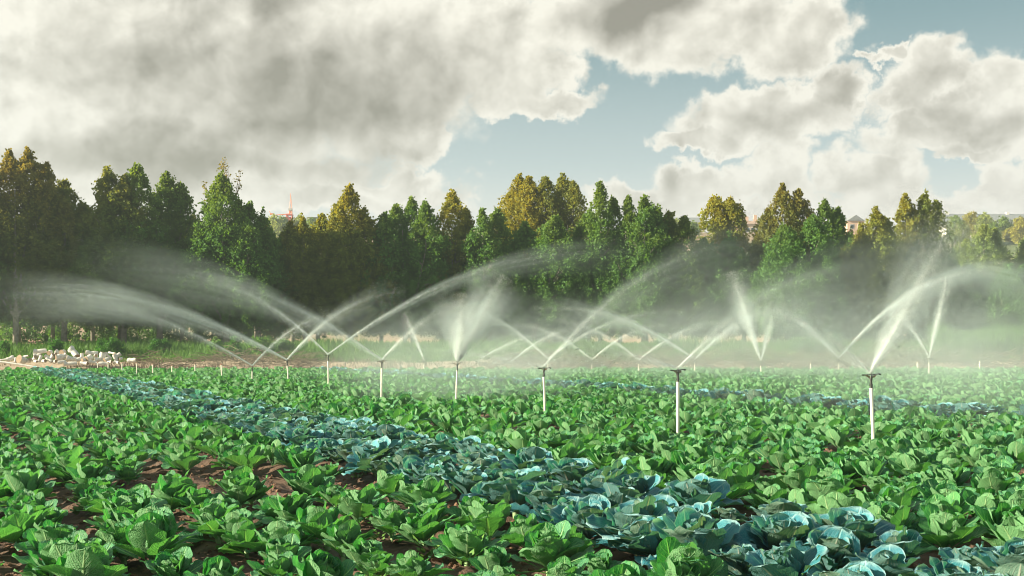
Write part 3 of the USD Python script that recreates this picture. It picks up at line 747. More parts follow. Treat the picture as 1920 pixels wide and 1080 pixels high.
# ------------------------------------------------------------------ logs
def log_proto(i):
    r = np.random.default_rng(60 + i)
    x = UsdGeom.Xform.Define(stage, f'/World/plant_kinds/log_kind_{i}')
    n = 7; s = np.linspace(-0.5, 0.5, n)
    bend = 0.05 * r.normal(0, 1)
    pts = np.stack([s, bend * (1 - 4 * s * s), s * 0], -1)
    rad = 0.5 * (1 + 0.10 * r.normal(0, 1, n)) * np.linspace(1.06, 0.92, n)
    v, f = tube(pts * [1, 1, 1], rad, 12, False)
    v[:, 1:] *= (1 + 0.10 * (meshkit.noise(v * 2.2 + i * 7) - 0.5))[:, None]
    part(x.GetPrim(), 'bark', (v, f), M_logbark, smooth=True)
    for k, (a, sg) in enumerate(((v[:12], -1), (v[-12:], 1))):
        c = a.mean(0, keepdims=True) + [[0.004 * sg, 0, 0]]
        ring = c + (a - c) * 0.99; ring[:, 0] += 0.003 * sg
        q = np.arange(12)
        ff = np.stack([np.zeros(12, int), 1 + q, 1 + (q + 1) % 12], 1)
        part(x.GetPrim(), 'cut_end', (np.vstack([c, ring]), ff if sg < 0 else ff[:, ::-1]), M_logend)
    return x.GetPath()


LP = [log_proto(i) for i in range(6)]
# zoomed column, zoomed row, length, thickness, tilt (degrees from lying left-right), turned towards the viewer
LOGS = [(40, 348, 110, 22, 5, 5), (125, 335, 85, 55, 25, 30), (188, 350, 62, 38, 80, 20), (265, 352, 92, 78, -20, 60), (312, 305, 62, 24, 8, 10), (352, 352, 55, 48, 20, 50), (412, 338, 70, 46, 40, 30), (446, 292, 92, 40, 4, 10), (480, 335, 80, 42, 70, 20),
        (486, 245, 140, 52, 4, 12), (600, 262, 50, 56, 15, 75), (570, 312, 70, 36, -20, 30), (624, 322, 85, 50, 50, 20), (590, 352, 84, 38, -30, 15), (690, 262, 74, 50, 130, 40), (756, 258, 62, 54, 10, 75), (716, 318, 100, 76, 10, 40), (884, 262, 150, 78, -40, 25),
        (782, 300, 50, 40, 60, 40), (862, 335, 130, 58, -10, 15), (742, 376, 86, 46, 8, 25), (852, 396, 130, 46, 2, 12), (982, 312, 88, 40, 88, 10), (1012, 394, 98, 46, 2, 15), (1062, 332, 80, 76, 20, 60), (1102, 266, 150, 52, -4, 15), (1152, 302, 52, 50, 10, 70),
        (1234, 312, 105, 74, 82, 25), (1222, 396, 140, 42, 2, 10), (1112, 374, 80, 40, -5, 20), (1296, 300, 110, 32, -50, 20), (1342, 268, 90, 26, -8, 20), (1386, 330, 110, 54, -70, 20), (1418, 292, 66, 44, 30, 30), (1444, 336, 46, 36, 10, 60), (1320, 378, 60, 36, 10, 30),
        (1402, 380, 70, 34, -8, 30), (1586, 352, 112, 52, 2, 15), (660, 290, 60, 46, 30, 40), (940, 345, 70, 46, 20, 30), (1010, 350, 60, 44, 0, 60), (1170, 345, 70, 48, 10, 40), (530, 365, 60, 40, 5, 40), (660, 372, 66, 42, 10, 50), (430, 370, 60, 40, 0, 40), (1280, 345, 60, 44, 20, 40)]
OWN = {0: 'long thin white log lying at the left end of the log heap', 1: 'pale log tilted upward near the left end of the log heap', 3: 'thick short log leaning with its cut end showing, left part of the heap', 9: 'white log lying across the top of the heap, left of its middle', 17: 'thickest white log, lying slanted on top of the heap',
       22: 'white log standing upright in the middle of the heap', 25: 'white log lying across the top of the heap, right of its middle', 27: 'stout log standing on end in the right part of the heap', 30: 'thin log slanting down steeply in the right part of the heap', 37: 'single white log lying apart at the right of the heap',
       28: 'long log lying at the foot of the heap, rightmost of the bottom ones', 21: 'log lying at the foot of the heap below its thickest log', 15: 'log with its round cut end facing the field, top of the heap'}
lay = lambda zy: 'bottom' if zy > 360 else 'middle' if zy > 298 else 'top'     # noqa: E731
rng = np.random.default_rng(8)
for i, (zx_, zy_, ln, th, tilt, turn) in enumerate(LOGS):
    px, py = zx_ / 6.4, 620 + zy_ / 6.4
    D = 65.9 + (405 - zy_) * 0.009 + rng.uniform(-0.1, 0.1)
    k = D / FPX / 6.4
    m = np.eye(4); m[:3, :3] = trimesh.transformations.euler_matrix(rng.uniform(0, 6.28), -math.radians(tilt), math.radians(turn * (1 if rng.random() < .5 else -1)), 'sxyz')[:3, :3] @ np.diag([ln * k, th * k, th * k])
    m[:3, 3] = at(px, py, D)
    t = thing('log', OWN.get(i) or f'short pale log in the {lay(zy_)} layer of the heap, {ordinal(1 + sum(lay(o[1]) == lay(zy_) and o[0] < zx_ and j not in OWN for j, o in enumerate(LOGS)))} from its left end', 'log', mat=m, group='pale logs in the heap')
    t.GetReferences().AddInternalReference(LP[i % 6]); t.SetInstanceable(True)
p0, p1 = at(-14, 676.5, 65.6), at(70, 688.5, 65.4)
solo('pole', tube([p0, (p0 + p1) / 2 + [0, 0, 0.02], p1], [0.06, 0.055, 0.045], 8), M_logbark, 'long straight pale pole lying on the ground before the log heap', 'pole', smooth=True)

# ------------------------------------------------------------------ sprinklers
def sprinkler(x, y, z0, z1, lean, label, running, turn, seed):
    t = thing('sprinkler', label, 'sprinkler', (x, y, z0), 'field sprinklers')
    h = z1 - z0
    lx, ly = lean
    P = lambda s: np.array([lx * s, ly * s, s * h])      # noqa: E731
    if not running:
        part(t, 'riser_pipe', tube([P(-0.1), P(0.5), P(0.95)], 0.026, 10), M_pvc, smooth=40)
        part(t, 'cap', tube([P(0.95), P(1.0)], 0.032, 10), M_capred, smooth=40)
        return
    a = 1 - 0.235 / h
    part(t, 'riser_pipe', tube([P(-0.15), P(0.4), P(a)], 0.026, 14), M_pvc, smooth=40)
    part(t, 'connector', cat([tube([P(a) - [0, 0, 0.004], P(a) + [0, 0, 0.05]], 0.022, 12), tube([P(a) + [0, 0, 0.035], P(a) + [0, 0, 0.055]], 0.027, 6), tube([P(a) + [0, 0, 0.05], P(a) + [0, 0, 0.12]], 0.016, 10)]), M_black, smooth=40)
    c = P(a) + [0, 0, 0.15]
    u = np.array([math.cos(turn), math.sin(turn), 0.0])
    up = np.array([0, 0, 1.0])
    part(t, 'sprinkler_body', cat([tube([c - up * 0.035, c + up * 0.005, c + up * 0.03], [0.022, 0.027, 0.018], 12), tube([c + up * 0.03, c + up * 0.085], 0.008, 8), tube([c + up * 0.08, c + up * 0.092], 0.014, 8)]), M_black, smooth=40)
    for s in (-1, 1):
        part(t, 'nozzle', tube([c, c + (u * s * 0.9 + up * 0.42) * 0.06, c + (u * s * 0.9 + up * 0.42) * 0.085], [0.014, 0.012, 0.008], 8), M_brass, smooth=40)
    w = np.array([-u[1], u[0], 0]) * 0.012
    arm = [c + up * 0.042 + w - u * 0.10, c + up * 0.046 + w, c + up * 0.050 + w + u * 0.07, c + up * 0.062 + w + u * 0.125]
    part(t, 'impact_arm', cat([tube(arm, [0.007, 0.008, 0.007, 0.004], 6), tube([arm[-1], arm[-1] + u * 0.03 - up * 0.012], [0.004, 0.013], 6)]), M_black, smooth=40)
    part(t, 'counterweight', tube([arm[0] - u * 0.035, arm[0]], [0.010, 0.012], 8), M_black, smooth=40)


# column of the head, head row, visible foot row, foot column shift, running
SPR = [('A', 1632, 698, 815, 6, True, 'nearest sprinkler, tall white riser leaning, right of the picture middle'), ('B', 1271, 690, 795, 0, True, 'second nearest sprinkler, upright white riser left of the nearest one'),
       ('C', 1019, 687, 760, 3, True, 'third nearest sprinkler, leaning white riser near the middle'), ('D', 858, 678, 742, -3, True, 'sprinkler throwing the two tall white plumes'), ('E', 716, 674, 740, -1, True, 'sprinkler just left of the two tall plumes'),
       ('F', 615, 664, 718, 1, True, 'sprinkler standing highest, left of the middle, under the crossing jets'), ('G', 538, 674, 713, 3, True, 'sprinkler throwing the lower bright jet to the left'), ('H', 473, 685, 711, 0, True, 'leftmost running sprinkler of the near line'),
       ('I', 415, 682, 707, 1, False, 'idle riser with rusty cap nearest the leftmost running sprinkler'), ('J', 366, 682, 700, 0, False, 'idle riser with rusty cap, second left of the running ones'), ('K', 322, 685, 699, 0, False, 'short idle riser, third left of the running ones'),
       ('L', 286, 682, 700, 0, False, 'idle riser in front of the gap right of the single log'), ('M', 256, 680, 697, 0, False, 'idle riser just right of the single log lying apart'), ('N', 229, 680, 694, 0, False, 'idle riser below the right end of the log heap'),
       ('O', 203, 679, 691, 0, False, 'idle riser before the right part of the log heap'), ('P', 183, 679, 691, 0, False, 'idle riser before the middle of the log heap, leftmost of all'),
       ('Q', 1303, 673, 697, 0, True, 'far line sprinkler just right of the second nearest sprinkler'), ('R', 1427, 677, 699, 0, True, 'far line sprinkler throwing a plume that leans left'), ('S', 1573, 671, 698, 0, True, 'far line sprinkler left of the nearest one, throwing the bright high arc'),
       ('T', 1742, 670, 700, 0, True, 'far line sprinkler right of the nearest one, throwing a steep plume'), ('U', 1198, 674, 697, 0, True, 'far line sprinkler left of the second nearest sprinkler'), ('V', 1110, 674, 694, 0, True, 'far line sprinkler right of the third nearest sprinkler'),
       ('W', 1027, 672, 694, 0, True, 'far line sprinkler right behind the third nearest sprinkler'), ('X', 962, 675, 691, 0, True, 'far line sprinkler left of the third nearest sprinkler'), ('Y', 897, 675, 691, 0, True, 'far line sprinkler right of the two tall plumes'),
       ('Z', 795, 675, 692, 0, True, 'far line sprinkler left of the two tall plumes'), ('a', 1837, 676, 692, 0, False, 'idle white riser near the right edge of the field'), ('b', 1613, 676, 690, 0, False, 'small idle riser far behind the nearest sprinkler'),
       ('c', 1520, 680, 691, 0, False, 'small idle riser between two far line sprinklers'), ('d', 1720, 678, 690, 0, False, 'small idle riser left of the steep plume')]
HEAD = {}
for i, (key, px, yh, yb, sh, run, lab) in enumerate(SPR):
    D = (HC - (0.34 if yb > 705 else 0.28)) * FPX / (yb - HOR)
    if key >= 'I' and not run: D = min(D, 62.0)
    D = min(D, 63.0)
    top = at(px, yh, D); fx = (px + sh * 1.15 - 960) / FPX * D
    z0 = float(ground_z(fx, D))
    sprinkler(fx, D, z0, top[2], (top[0] - fx, 0.0), lab, run, [0.1, 0.4, -0.3, 0.2, -0.2][i % 5], i)
    HEAD[key] = np.array([top[0], D, top[2] - 0.05])

# ------------------------------------------------------------------ hill village, crane
M_wallw = plain('white_render', (0.62, 0.60, 0.56), 0.9, 0.2)
M_wallp = plain('pink_render', (0.56, 0.38, 0.28), 0.9, 0.2)
M_roof = plain('grey_roof', (0.17, 0.19, 0.21), 0.8, 0.2, noise=(1.5, (0.22, 0.23, 0.24)))
M_rooft = plain('tile_roof', (0.34, 0.24, 0.19), 0.85, 0.2)
M_win = plain('window_pane', (0.03, 0.04, 0.05), 0.15, 0.5)
M_frame = plain('window_frame', (0.55, 0.53, 0.5), 0.6)
M_metal = plain('grey_metal', (0.35, 0.37, 0.38), 0.5, 0.4)
M_cranered = plain('crane_red', (0.42, 0.055, 0.035), 0.5, 0.4)
M_craneor = plain('crane_orange', (0.62, 0.18, 0.06), 0.5, 0.4)
M_conc = plain('concrete', (0.40, 0.38, 0.36), 0.9, 0.2)


def house(px0, px1, top, eave, base, D, depth, wall, roof, label, chim=(), gable_front=False, wins=0, rows=1):
    k = D / FPX; w = (px1 - px0) * k; zt, ze = HC + (HOR - top) * k, HC + (HOR - eave) * k
    x = ((px0 + px1) / 2 - 960) * k; zb = HC + (HOR - base) * k
    g0 = float(ground_z(x, D, False)); zb = min(zb, g0)
    t = thing('house', label, 'house', (x, D, zb), None)
    he, ht = ze - zb, zt - zb
    part(t, 'wall', box(-w / 2 + 0.15, w / 2 - 0.15, 0.15, depth - 0.15, -1.5, he), wall)
    if gable_front:
        v = np.array([[-w / 2, -0.2, he], [w / 2, -0.2, he], [0, -0.2, ht], [-w / 2, depth, he], [w / 2, depth, he], [0, depth, ht]])
    else:
        v = np.array([[-w / 2, -0.3, he], [-w / 2, depth + .3, he], [-w / 2, depth / 2, ht], [w / 2, -0.3, he], [w / 2, depth + .3, he], [w / 2, depth / 2, ht]])
    r = part(t, 'roof', trimesh.convex.convex_hull(v), roof)
    for cx, ch in chim:
        X = (cx - (px0 + px1) / 2) * k
        part(r, 'chimney', box(X - 0.45, X + 0.45, depth / 2 - 0.45, depth / 2 + 0.45, ht - 1.2, ht + ch * k), wall)
    for j in range(wins):
        X = -w / 2 + w * (j + 0.7) / (wins + 0.4)
        for q in range(rows):
            Z = he - 1.7 - 2.7 * q
            wn = part(t, 'window', box(X - 0.65, X + 0.65, 0.10, 0.17, Z - 0.75, Z + 0.75), M_frame)
            part(wn, 'pane', box(X - 0.5, X + 0.5, 0.07, 0.098, Z - 0.6, Z + 0.6), M_win)
    return t


house(1232, 1322, 404, 417, 446, 338, 11, M_wallw, M_roof, 'long white house with grey roof left of the golden tree', [(1262, 4)], wins=5)
house(1386, 1428, 411, 420, 446, 330, 9, M_wallp, M_rooft, 'pinkish house with several chimneys right of the golden tree', [(1398, 9), (1406, 8), (1422, 11)], wins=4, rows=2)
house(1588, 1622, 403, 414, 440, 332, 9, M_wallp, M_roof, 'small house with dark gable between the trees', [], gable_front=True, wins=2)
house(1774, 1960, 397, 419, 444, 340, 12, M_wallw, M_roof, 'long white house with grey roof at the right edge', [(1790, 3), (1843, 4), (1905, 3)], wins=9)
house(500, 524, 436, 446, 458, 300, 8, M_wallw, M_roof, 'small white house low behind the red crane', wins=2)
house(596, 622, 440, 450, 462, 290, 8, M_wallp, M_rooft, 'small pinkish house glimpsed right of the red crane', wins=2)
house(574, 592, 404, 407, 424, 420, 10, M_conc, M_roof, 'distant grey block right of the red crane', wins=2)
house(876, 960, 428, 440, 462, 300, 10, M_wallw, M_rooft, 'white house hidden behind the middle trees', wins=4)
# carports on the slope, right
for i, (a, b) in enumerate(((1800, 1850), (1855, 1925))):
    D = 318; k = D / FPX; x = ((a + b) / 2 - 960) * k; w = (b - a) * k; z = HC + (HOR - 446) * k; gz = float(ground_z(x, D, False))
    t = thing('carport', ['dark roofed carport, left of the two below the long house', 'dark roofed carport at the right edge below the long house'][i], 'carport', (x, D, gz))
    hh = HC + (HOR - 431) * k - gz
    part(t, 'roof', box(-w / 2, w / 2, -2, 3, hh, hh + 0.25), M_roof)
    for X in np.linspace(-w / 2 + 0.3, w / 2 - 0.3, 5):
        part(t, 'post', box(X - 0.12, X + 0.12, -1.9, -1.66, -1.0, hh), M_wallw)
# lamp post
for px, top, lab in ((1783, 412, 'thin lamp post on the slope near the last spires'), (1843, 415, 'thin lamp post before the long house at the right')):
    D = 310; p = at(px, top, D); gz = float(ground_z(p[0], D, False))
    t = thing('lamp_post', lab, 'lamp post', (p[0], D, gz))
    part(t, 'pole', tube([(0, 0, -0.5), (0, 0, p[2] - gz)], [0.14, 0.09], 8), M_metal, smooth=40)
    part(t, 'lamp_head', box(-0.1, 1.0, -0.15, 0.15, p[2] - gz - 0.05, p[2] - gz + 0.12), M_metal)

# tower crane
D = 400.0; k = D / FPX; xc = (543 - 960) * k; gz = float(ground_z(xc, D, False))
t = thing('tower_crane', 'red lattice tower crane rising above the low trees at the left', 'crane', (xc, D, gz))
Z = lambda row: HC + (HOR - row) * k - gz     # noqa: E731


def lattice(hw, z0, z1, step, r):
    ms = [tube([(sx * hw, sy * hw, z0), (sx * hw, sy * hw, z1)], r, 4) for sx in (-1, 1) for sy in (-1, 1)]
    n = max(2, int((z1 - z0) / step)); zz = np.linspace(z0, z1, n + 1)
    for i in range(n):
        s = 1 if i % 2 else -1
        for c in (-1, 1):
            ms.append(tube([(-hw * s, c * hw, zz[i]), (hw * s, c * hw, zz[i + 1])], r * 0.7, 4)); ms.append(tube([(c * hw, -hw * s, zz[i]), (c * hw, hw * s, zz[i + 1])], r * 0.7, 4))
        for c in (-1, 1): ms.append(tube([(-hw, c * hw, zz[i]), (hw, c * hw, zz[i])], r * 0.7, 4))
    return cat(ms)


part(t, 'mast', lattice(0.95, -1.0, Z(404), 1.9, 0.19), M_cranered)
part(t, 'mast_cladding', box(-0.72, 0.72, -0.72, 0.72, 0, Z(407)), M_cranered)
part(t, 'slewing_ring', box(-1.15, 1.15, -1.15, 1.15, Z(404), Z(402)), M_cranered)
v, f = lattice(0.42, Z(402), Z(394), 1.2, 0.12); part(t, 'tower_head', (v + [0.4, 0, 0], f), M_craneor)
part(t, 'cab', box(-0.3, 0.9, -0.8, 0.8, Z(395), Z(391)), M_conc)
part(t, 'apex', cat([tube([(0.1, 0, Z(391)), (0.35, 0, Z(362))], [0.13, 0.05], 4), tube([(0.8, 0, Z(391)), (0.35, 0, Z(362))], [0.13, 0.05], 4)]), M_craneor)
part(t, 'jib', cat([tube([(-6.2, 0, Z(403.5)), (0, 0, Z(402))], 0.10, 4), tube([(-6.2, 0, Z(403.5)), (0, 0, Z(400.5))], 0.07, 4)] + [tube([(-6.2 + q, 0, Z(403.4)), (-5.8 + q, 0, Z(402.6) + q * 0.02)], 0.05, 4) for q in np.arange(0, 6, 0.8)]), M_craneor)
part(t, 'counterweight', box(-6.9, -5.9, -0.5, 0.5, Z(403), Z(400)), M_craneor)
part(t, 'hoist_block', cat([tube([(-6.8, 0, Z(401)), (-7.2, 0, Z(396))], 0.09, 4)]), M_craneor)

# scattered trees on the slope and the far wooded ridge
def hill_tree(px, py, D, hw, tone, label, seed):
    r = np.random.default_rng(seed); p = at(px, py, D); k = D / FPX; w = hw * k; g0 = float(ground_z(p[0], D, False)); H = max(p[2] - g0, 2.5); n = 60
    t = thing('hill_tree', label, 'tree', (p[0], D, g0), 'trees on the slope')
    h = r.random(n); ph = r.uniform(0, 6.28, n); rad = w * np.sin(np.pi * (0.12 + 0.86 * h)) ** 0.7 * r.random(n) ** 0.4
    part(t, 'crown', leaf_cloud(r, np.stack([rad * np.cos(ph), rad * np.sin(ph), H * 0.2 + H * 0.8 * h], -1), np.full(n, w * 0.32), 24, 0.55), M_tree[tone])
    part(t, 'trunk', tube([(0, 0, -0.3), (0, 0, H * 0.6)], [0.25, 0.1], 6), M_bark)


rng = np.random.default_rng(31)
HT = [(1270, 408 + 8, 14), (1790, 408, 14), (1822, 402, 17), (1848, 404, 17), (1882, 410, 16), (1912, 412, 16), (1802, 418, 14), (1862, 422, 13), (500, 418, 16), (516, 410, 18), (528, 412, 16), (488, 425, 14), (562, 408, 14), (585, 414, 16), (608, 418, 16), (1440, 428, 12), (1300, 420, 12), (1895, 432, 14)]
for i, (px, py, hw) in enumerate(HT):
    hill_tree(px, py, rng.uniform(285, 312), hw, ['pale', 'green', 'gold'][i % 3], f'rounded tree on the far slope, {ordinal(i + 1)} of the scattered ones by the village', 400 + i)

# ------------------------------------------------------------------ water: jets and drifting spray
gd = Graph()
M_drops = gd.build('/World/Looks/water_drops', surface=gd.out('mix_closure', 'closure', fac=0.5, closure1=gd.out('principled_bsdf', 'BSDF', base_color=(0.88, 0.92, 0.91), roughness=0.25, specular_ior_level=0.6), closure2=gd.out('translucent_bsdf', 'BSDF', color=(0.9, 0.94, 0.93))))


def jet(key, pk, L_end, r1, K, label, ddepth=0.0, drop=1.8, r0=0.03, powr=1.25, fade=0.45, steep=None):
    """A sprinkler's jet: leaves the head HEAD[key], peaks where the picture shows column and row pk (at a depth ddepth metres from the head's),
    and goes on to L_end times the way to the peak. r1: its half width at the peak in metres. drop: how much farther the drops hang below."""
    r1 *= 1.2
    O = HEAD[key] + [0, 0, 0.05]
    P = at(pk[0], pk[1], O[1] + ddepth)
    hv = (P - O) * [1, 1, 0]; L = float(np.linalg.norm(hv)); a = hv / L; b = np.array([-a[1], a[0], 0]); H = float(P[2] - O[2])
    up = np.array([0, 0, 1.0])
    if H > 1.0 * L:                      # thrown steeply: an opening plume about a straight axis
        a = (P - O) / np.linalg.norm(P - O); L, H = float(np.linalg.norm(P - O)), 0.0; up = np.cross(a, b) * np.sign(np.cross(a, b)[2] + 1e-9); drop = 1.0
    g = Graph()
    rel = g.out('vector_math', 'vector', math_type='subtract', vector1=g.out('geometry', 'position'), vector2=tuple(O))
    xl = g.out('vector_math', 'value', math_type='dot_product', vector1=rel, vector2=tuple(a))
    yl = g.out('vector_math', 'value', math_type='dot_product', vector1=rel, vector2=tuple(b))
    zl = g.out('vector_math', 'value', math_type='dot_product', vector1=rel, vector2=tuple(up))
    q = g.math('maximum', g.mul(xl, 1 / L), 0.0)
    zp = g.mul(g.mul(q, g.sub(2.0, q)), H)
    sl = g.mul(g.sub(1.0, q), 2 * H / L)
    cs = g.math('inversesqrt', g.mad(sl, sl, 1.0))
    dz = g.mul(g.sub(zl, zp), cs)
    R = g.mad(g.math('power', q, powr), r1, r0)
    Rv = g.mul(R, g.mix_f(g.math('less_than', dz, 0.0), 1.0, drop))
    e1, e2 = g.math('divide', yl, R), g.math('divide', dz, Rv)
    f = g.math('maximum', g.sub(1.0, g.mad(e1, e1, g.mul(e2, e2))), 0.0)
    f = g.math('power', f, 1.3)
    st = g.out('combine_xyz', 'vector', x=g.mul(xl, 0.25), y=g.mul(yl, 3.2), z=g.mul(dz, 3.2))
    wisp = g.smooth(g.noise(st, 2.2, 3, 0.6), 0.28, 0.72, 0.15, 1.85)
    dens = g.mul(g.math('power', R, -1.35), K * 4.6)
    dens = g.mul(g.mul(g.mul(dens, f), wisp), g.smooth(q, L_end, max(L_end - fade * 1.6, 0.05)))
    vol = g.out('principled_volume', 'volume', color=(0.80, 0.98, 0.965), density=dens, anisotropy=0.0)
    name = numbered('/World/Looks', 'jet_water')
    mat = g.build(name, volume=vol)
    n = 22; qq = np.linspace(-0.002, L_end, n); sides = 10
    x = qq * L; z = H * (2 * qq - qq * qq); s = 2 * H / L * (1 - qq); c = 1 / np.sqrt(1 + s * s)
    Rm = (r1 * np.maximum(qq, 0) ** powr + r0) * 1.08
    an = np.arange(sides) * 2 * np.pi / sides
    cy, cz = np.cos(an), np.sin(an)
    oy = Rm[:, None] * cy; on = Rm[:, None] * np.where(cz < 0, drop, 1.0) * cz
    ct = O + x[:, None] * a + z[:, None] * up
    nrm = -(s * c)[:, None] * a + c[:, None] * up
    V = ct[:, None] + oy[..., None] * b + on[..., None] * nrm[:, None]
    V = V.reshape(-1, 3)
    i, j = np.meshgrid(np.arange(n - 1), np.arange(sides), indexing='ij')
    qd = np.stack([i * sides + j, i * sides + (j + 1) % sides, (i + 1) * sides + (j + 1) % sides, (i + 1) * sides + j], -1).reshape(-1, 4)
    V = np.vstack([V, ct[:1], ct[-1:]]); k = np.arange(sides)
    F = np.vstack([qd[:, [0, 1, 2]], qd[:, [0, 2, 3]], np.stack([np.full(sides, n * sides), (k + 1) % sides, k], 1), np.stack([np.full(sides, n * sides + 1), (n - 1) * sides + k, (n - 1) * sides + (k + 1) % sides], 1)])
    m = trimesh.Trimesh(V, F, process=False)
    if m.volume < 0: F = F[:, ::-1]
    t = thing('water_jet', label, 'water jet', (0, 0, 0), 'water jets of the sprinklers')
    part(t, 'spray', (V, F), mat)
    # the water itself: a broken stream of drops, crowded at the nozzle and strewn wide at the end
    rng = np.random.default_rng(len(_used) * 7 + int(pk[0]))
    nd = int(np.clip(230000 * K, 3000, 13000))
    qd_ = min(L_end, 1.15) * rng.random(nd) ** 2.1
    Rq = r1 * qd_ ** powr + r0 * 0.5
    rr = Rq * np.abs(rng.normal(0, 0.40, nd)); an = rng.uniform(0, 2 * np.pi, nd)
    oy, on = rr * np.cos(an), rr * np.sin(an); on = np.where(on < 0, on * drop, on)
    s_ = 2 * H / L * (1 - qd_); c_ = 1 / np.sqrt(1 + s_ * s_)
    tg = c_[:, None] * a + (s_ * c_)[:, None] * up; nm = -(s_ * c_)[:, None] * a + c_[:, None] * up
    ctr = O + (qd_ * L)[:, None] * a + (H * (2 * qd_ - qd_ * qd_))[:, None] * up + oy[:, None] * b + on[:, None] * nm
    sz = rng.uniform(0.0020, 0.0064, nd) * np.clip(O[1] / 42, 0.45, 1.4) * np.interp(qd_, [0, 0.3, 1.0], [1.15, 0.9, 0.55])
    ln = sz * rng.uniform(1.5, 3.5, nd)
    V = (ctr[:, None] + np.stack([tg * ln[:, None], b * sz[:, None], nm * sz[:, None], -b * sz[:, None], -nm * sz[:, None], -tg * ln[:, None]], 1)).reshape(-1, 3)
    F = (np.arange(nd)[:, None, None] * 6 + np.array([[0, 1, 2], [0, 2, 3], [0, 3, 4], [0, 4, 1], [5, 2, 1], [5, 3, 2], [5, 4, 3], [5, 1, 4]])).reshape(-1, 3)
    part(t, 'drops', (V, F), M_drops).SetCustomDataByKey('kind', 'stuff')


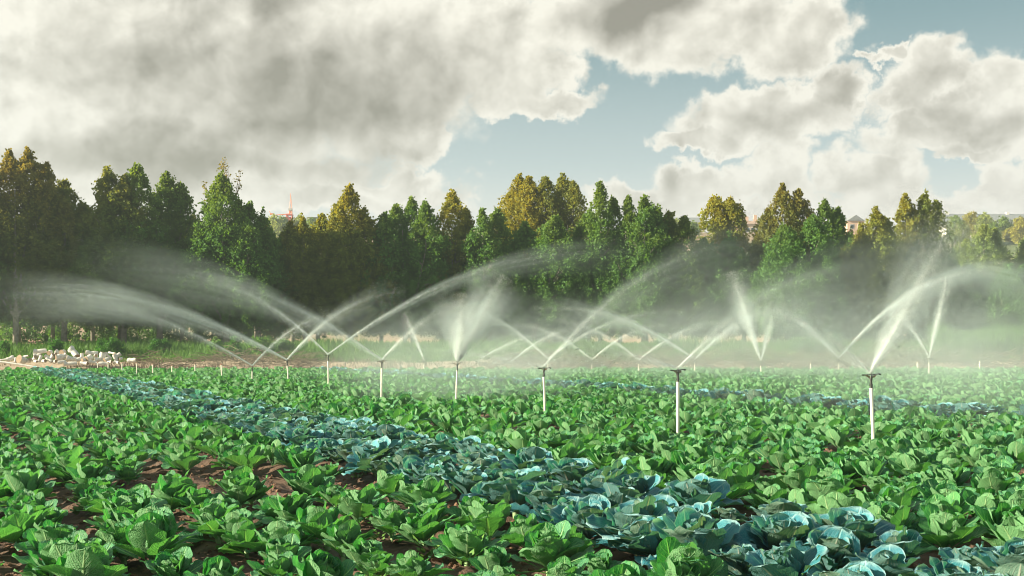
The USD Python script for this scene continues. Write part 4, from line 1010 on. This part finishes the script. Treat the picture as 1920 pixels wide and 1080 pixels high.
Graph.mix_f = lambda self, f, a, b: self.out('mix_float', 'result', fac=f, a=a, b=b)
JETS = [
    ('F', (1130, 470), 1.25, 0.50, 0.016, 'long thin jet arching right from the highest standing sprinkler'),
    ('G', (90, 548), 1.35, 0.75, 0.040, 'bright low jet reaching to the left edge'),
    ('H', (60, 560), 1.1, 0.55, 0.012, 'lower thin jet thrown left by the leftmost running sprinkler'),
    ('E', (225, 502), 1.25, 0.80, 0.020, 'broad high jet arching left before the dark trees'),
    ('F', (330, 520), 1.0, 0.45, 0.010, 'faint jet thrown left by the highest standing sprinkler'),
    ('G', (760, 548), 1.0, 0.70, 0.020, 'broad jet thrown right from the sprinkler of the low bright jet'),
    ('H', (640, 590), 1.0, 0.45, 0.010, 'faint jet thrown right by the leftmost running sprinkler'),
    ('E', (900, 570), 1.0, 0.50, 0.008, 'faint jet thrown right from the sprinkler beside the two plumes'),
    ('D', (942, 518), 1.02, 0.95, 0.085, 'white plume leaning right, brightest of the two tall plumes', dict(fade=0.3, powr=1.1)),
    ('D', (868, 552), 1.02, 1.0, 0.075, 'white upright plume, left of the two tall plumes', dict(fade=0.35, powr=0.9)),
    ('Z', (760, 590), 1.05, 0.45, 0.022, 'thin jet rising left of the two tall plumes'),
    ('C', (1400, 465), 1.3, 0.65, 0.014, 'long straight jet thrown right by the third nearest sprinkler'),
    ('C', (700, 655), 1.0, 0.35, 0.007, 'flat faint jet thrown left by the third nearest sprinkler'),
    ('W', (830, 574), 1.1, 0.55, 0.016, 'thin jet thrown left, crossing behind the two plumes'),
    ('W', (1260, 585), 1.1, 0.50, 0.015, 'thin jet thrown right from behind the third nearest sprinkler'),
    ('Q', (1040, 578), 1.15, 0.60, 0.036, 'bright thin jet thrown left from beside the second nearest sprinkler'),
    ('Q', (1480, 580), 1.1, 0.65, 0.020, 'jet thrown right from beside the second nearest sprinkler'),
    ('U', (1020, 600), 1.0, 0.50, 0.012, 'thin far jet thrown left, right of the third nearest sprinkler'),
    ('U', (1380, 600), 1.0, 0.50, 0.011, 'thin far jet thrown right, left of the second nearest sprinkler'),
    ('V', (1250, 610), 1.0, 0.45, 0.010, 'thin low far jet thrown right in the middle of the field'),
    ('V', (960, 610), 1.0, 0.45, 0.010, 'thin low far jet thrown left in the middle of the field'),
    ('X', (1100, 615), 1.0, 0.45, 0.010, 'low far jet thrown right, left of the third nearest sprinkler'),
    ('Y', (1050, 625), 1.0, 0.40, 0.008, 'lowest far jet thrown right from behind the plumes'),
    ('B', (1640, 500), 1.45, 0.70, 0.013, 'broad faint jet thrown right by the second nearest sprinkler'),
    ('B', (1060, 655), 1.0, 0.35, 0.007, 'flat faint jet thrown left by the second nearest sprinkler'),
    ('R', (1372, 512), 1.02, 0.95, 0.065, 'plume leaning left from the far line right of the middle', dict(fade=0.35)),
    ('R', (1450, 580), 1.02, 0.55, 0.026, 'short plume leaning right beside the plume that leans left', dict(fade=0.4)),
    ('S', (1840, 512), 1.75, 0.60, 0.052, 'brightest arc, rising right and falling at the right edge'),
    ('S', (1420, 580), 1.1, 0.60, 0.026, 'jet thrown left from the sprinkler of the bright arc'),
    ('A', (1790, 410), 1.0, 0.80, 0.050, 'tall steep plume of the nearest sprinkler, leaning right', dict(fade=0.4, powr=1.1)),
    ('A', (1340, 560), 0.75, 0.55, 0.010, 'faint jet thrown left by the nearest sprinkler'),
    ('T', (1775, 525), 1.02, 0.60, 0.035, 'steep narrow plume right of the nearest sprinkler', dict(fade=0.4)),
    ('T', (1640, 570), 1.0, 0.5, 0.010, 'faint jet thrown left from the steep narrow plume'),
]
for row in JETS:
    jet(*row[:6], **(row[6] if len(row) > 6 else {}))


def mist(name, c, s, K, label, nscale=0.25):
    """A soft drifting cloud of fine spray: thins out towards its rim and upwards."""
    g = Graph()
    rel = g.out('vector_math', 'vector', math_type='multiply', vector1=g.out('vector_math', 'vector', math_type='subtract', vector1=g.out('geometry', 'position'), vector2=tuple(c)), vector2=tuple(1 / np.array(s)))
    f = g.smooth(g.out('vector_math', 'value', math_type='length', vector1=rel), 1.0, 0.1)
    w = g.smooth(g.noise(g.out('geometry', 'position'), nscale, 4, 0.55), 0.25, 0.75, 0.3, 1.7)
    vol = g.out('principled_volume', 'volume', color=(0.80, 0.98, 0.965), density=g.mul(g.mul(f, w), K), anisotropy=0.0)
    m = trimesh.creation.icosphere(3, 1.02); m.vertices = m.vertices * s + c
    solo(name, m, g.build(numbered('/World/Looks', 'spray'), volume=vol), label, 'spray', kind='stuff')


mist('spray_mist', np.array([9.0, 50.0, 1.0]), np.array([28.0, 19.0, 3.6]), 0.016, 'fine spray drifting over the far part of the field')
mist('spray_mist', np.array([-1.6, 31.5, 0.9]), np.array([4.5, 5.0, 2.2]), 0.075, 'spray hanging round the foot of the two tall plumes')
mist('spray_mist', np.array([11.0, 26.0, 0.9]), np.array([10.0, 10.0, 2.4]), 0.022, 'thin spray over the crops beside the nearest sprinkler')
mist('spray_mist', np.array([11.5, 52.0, 2.8]), np.array([9.0, 7.0, 3.6]), 0.019, 'white spray between the far line plumes at the right')
mist('spray_mist', np.array([22.0, 54.0, 4.0]), np.array([8.0, 8.0, 5.0]), 0.014, 'spray drifting before the pale trees at the right edge')

# ------------------------------------------------------------------ air
gz = Graph()
M_haze = gz.build('/World/Looks/haze', volume=gz.out('principled_volume', 'volume', color=(0.80, 0.95, 0.98), density=0.00042, anisotropy=0.2))
solo('haze', box(-420, 420, -30, 560, -3, 62), M_haze, 'pale haze in the distance', 'haze', kind='stuff')
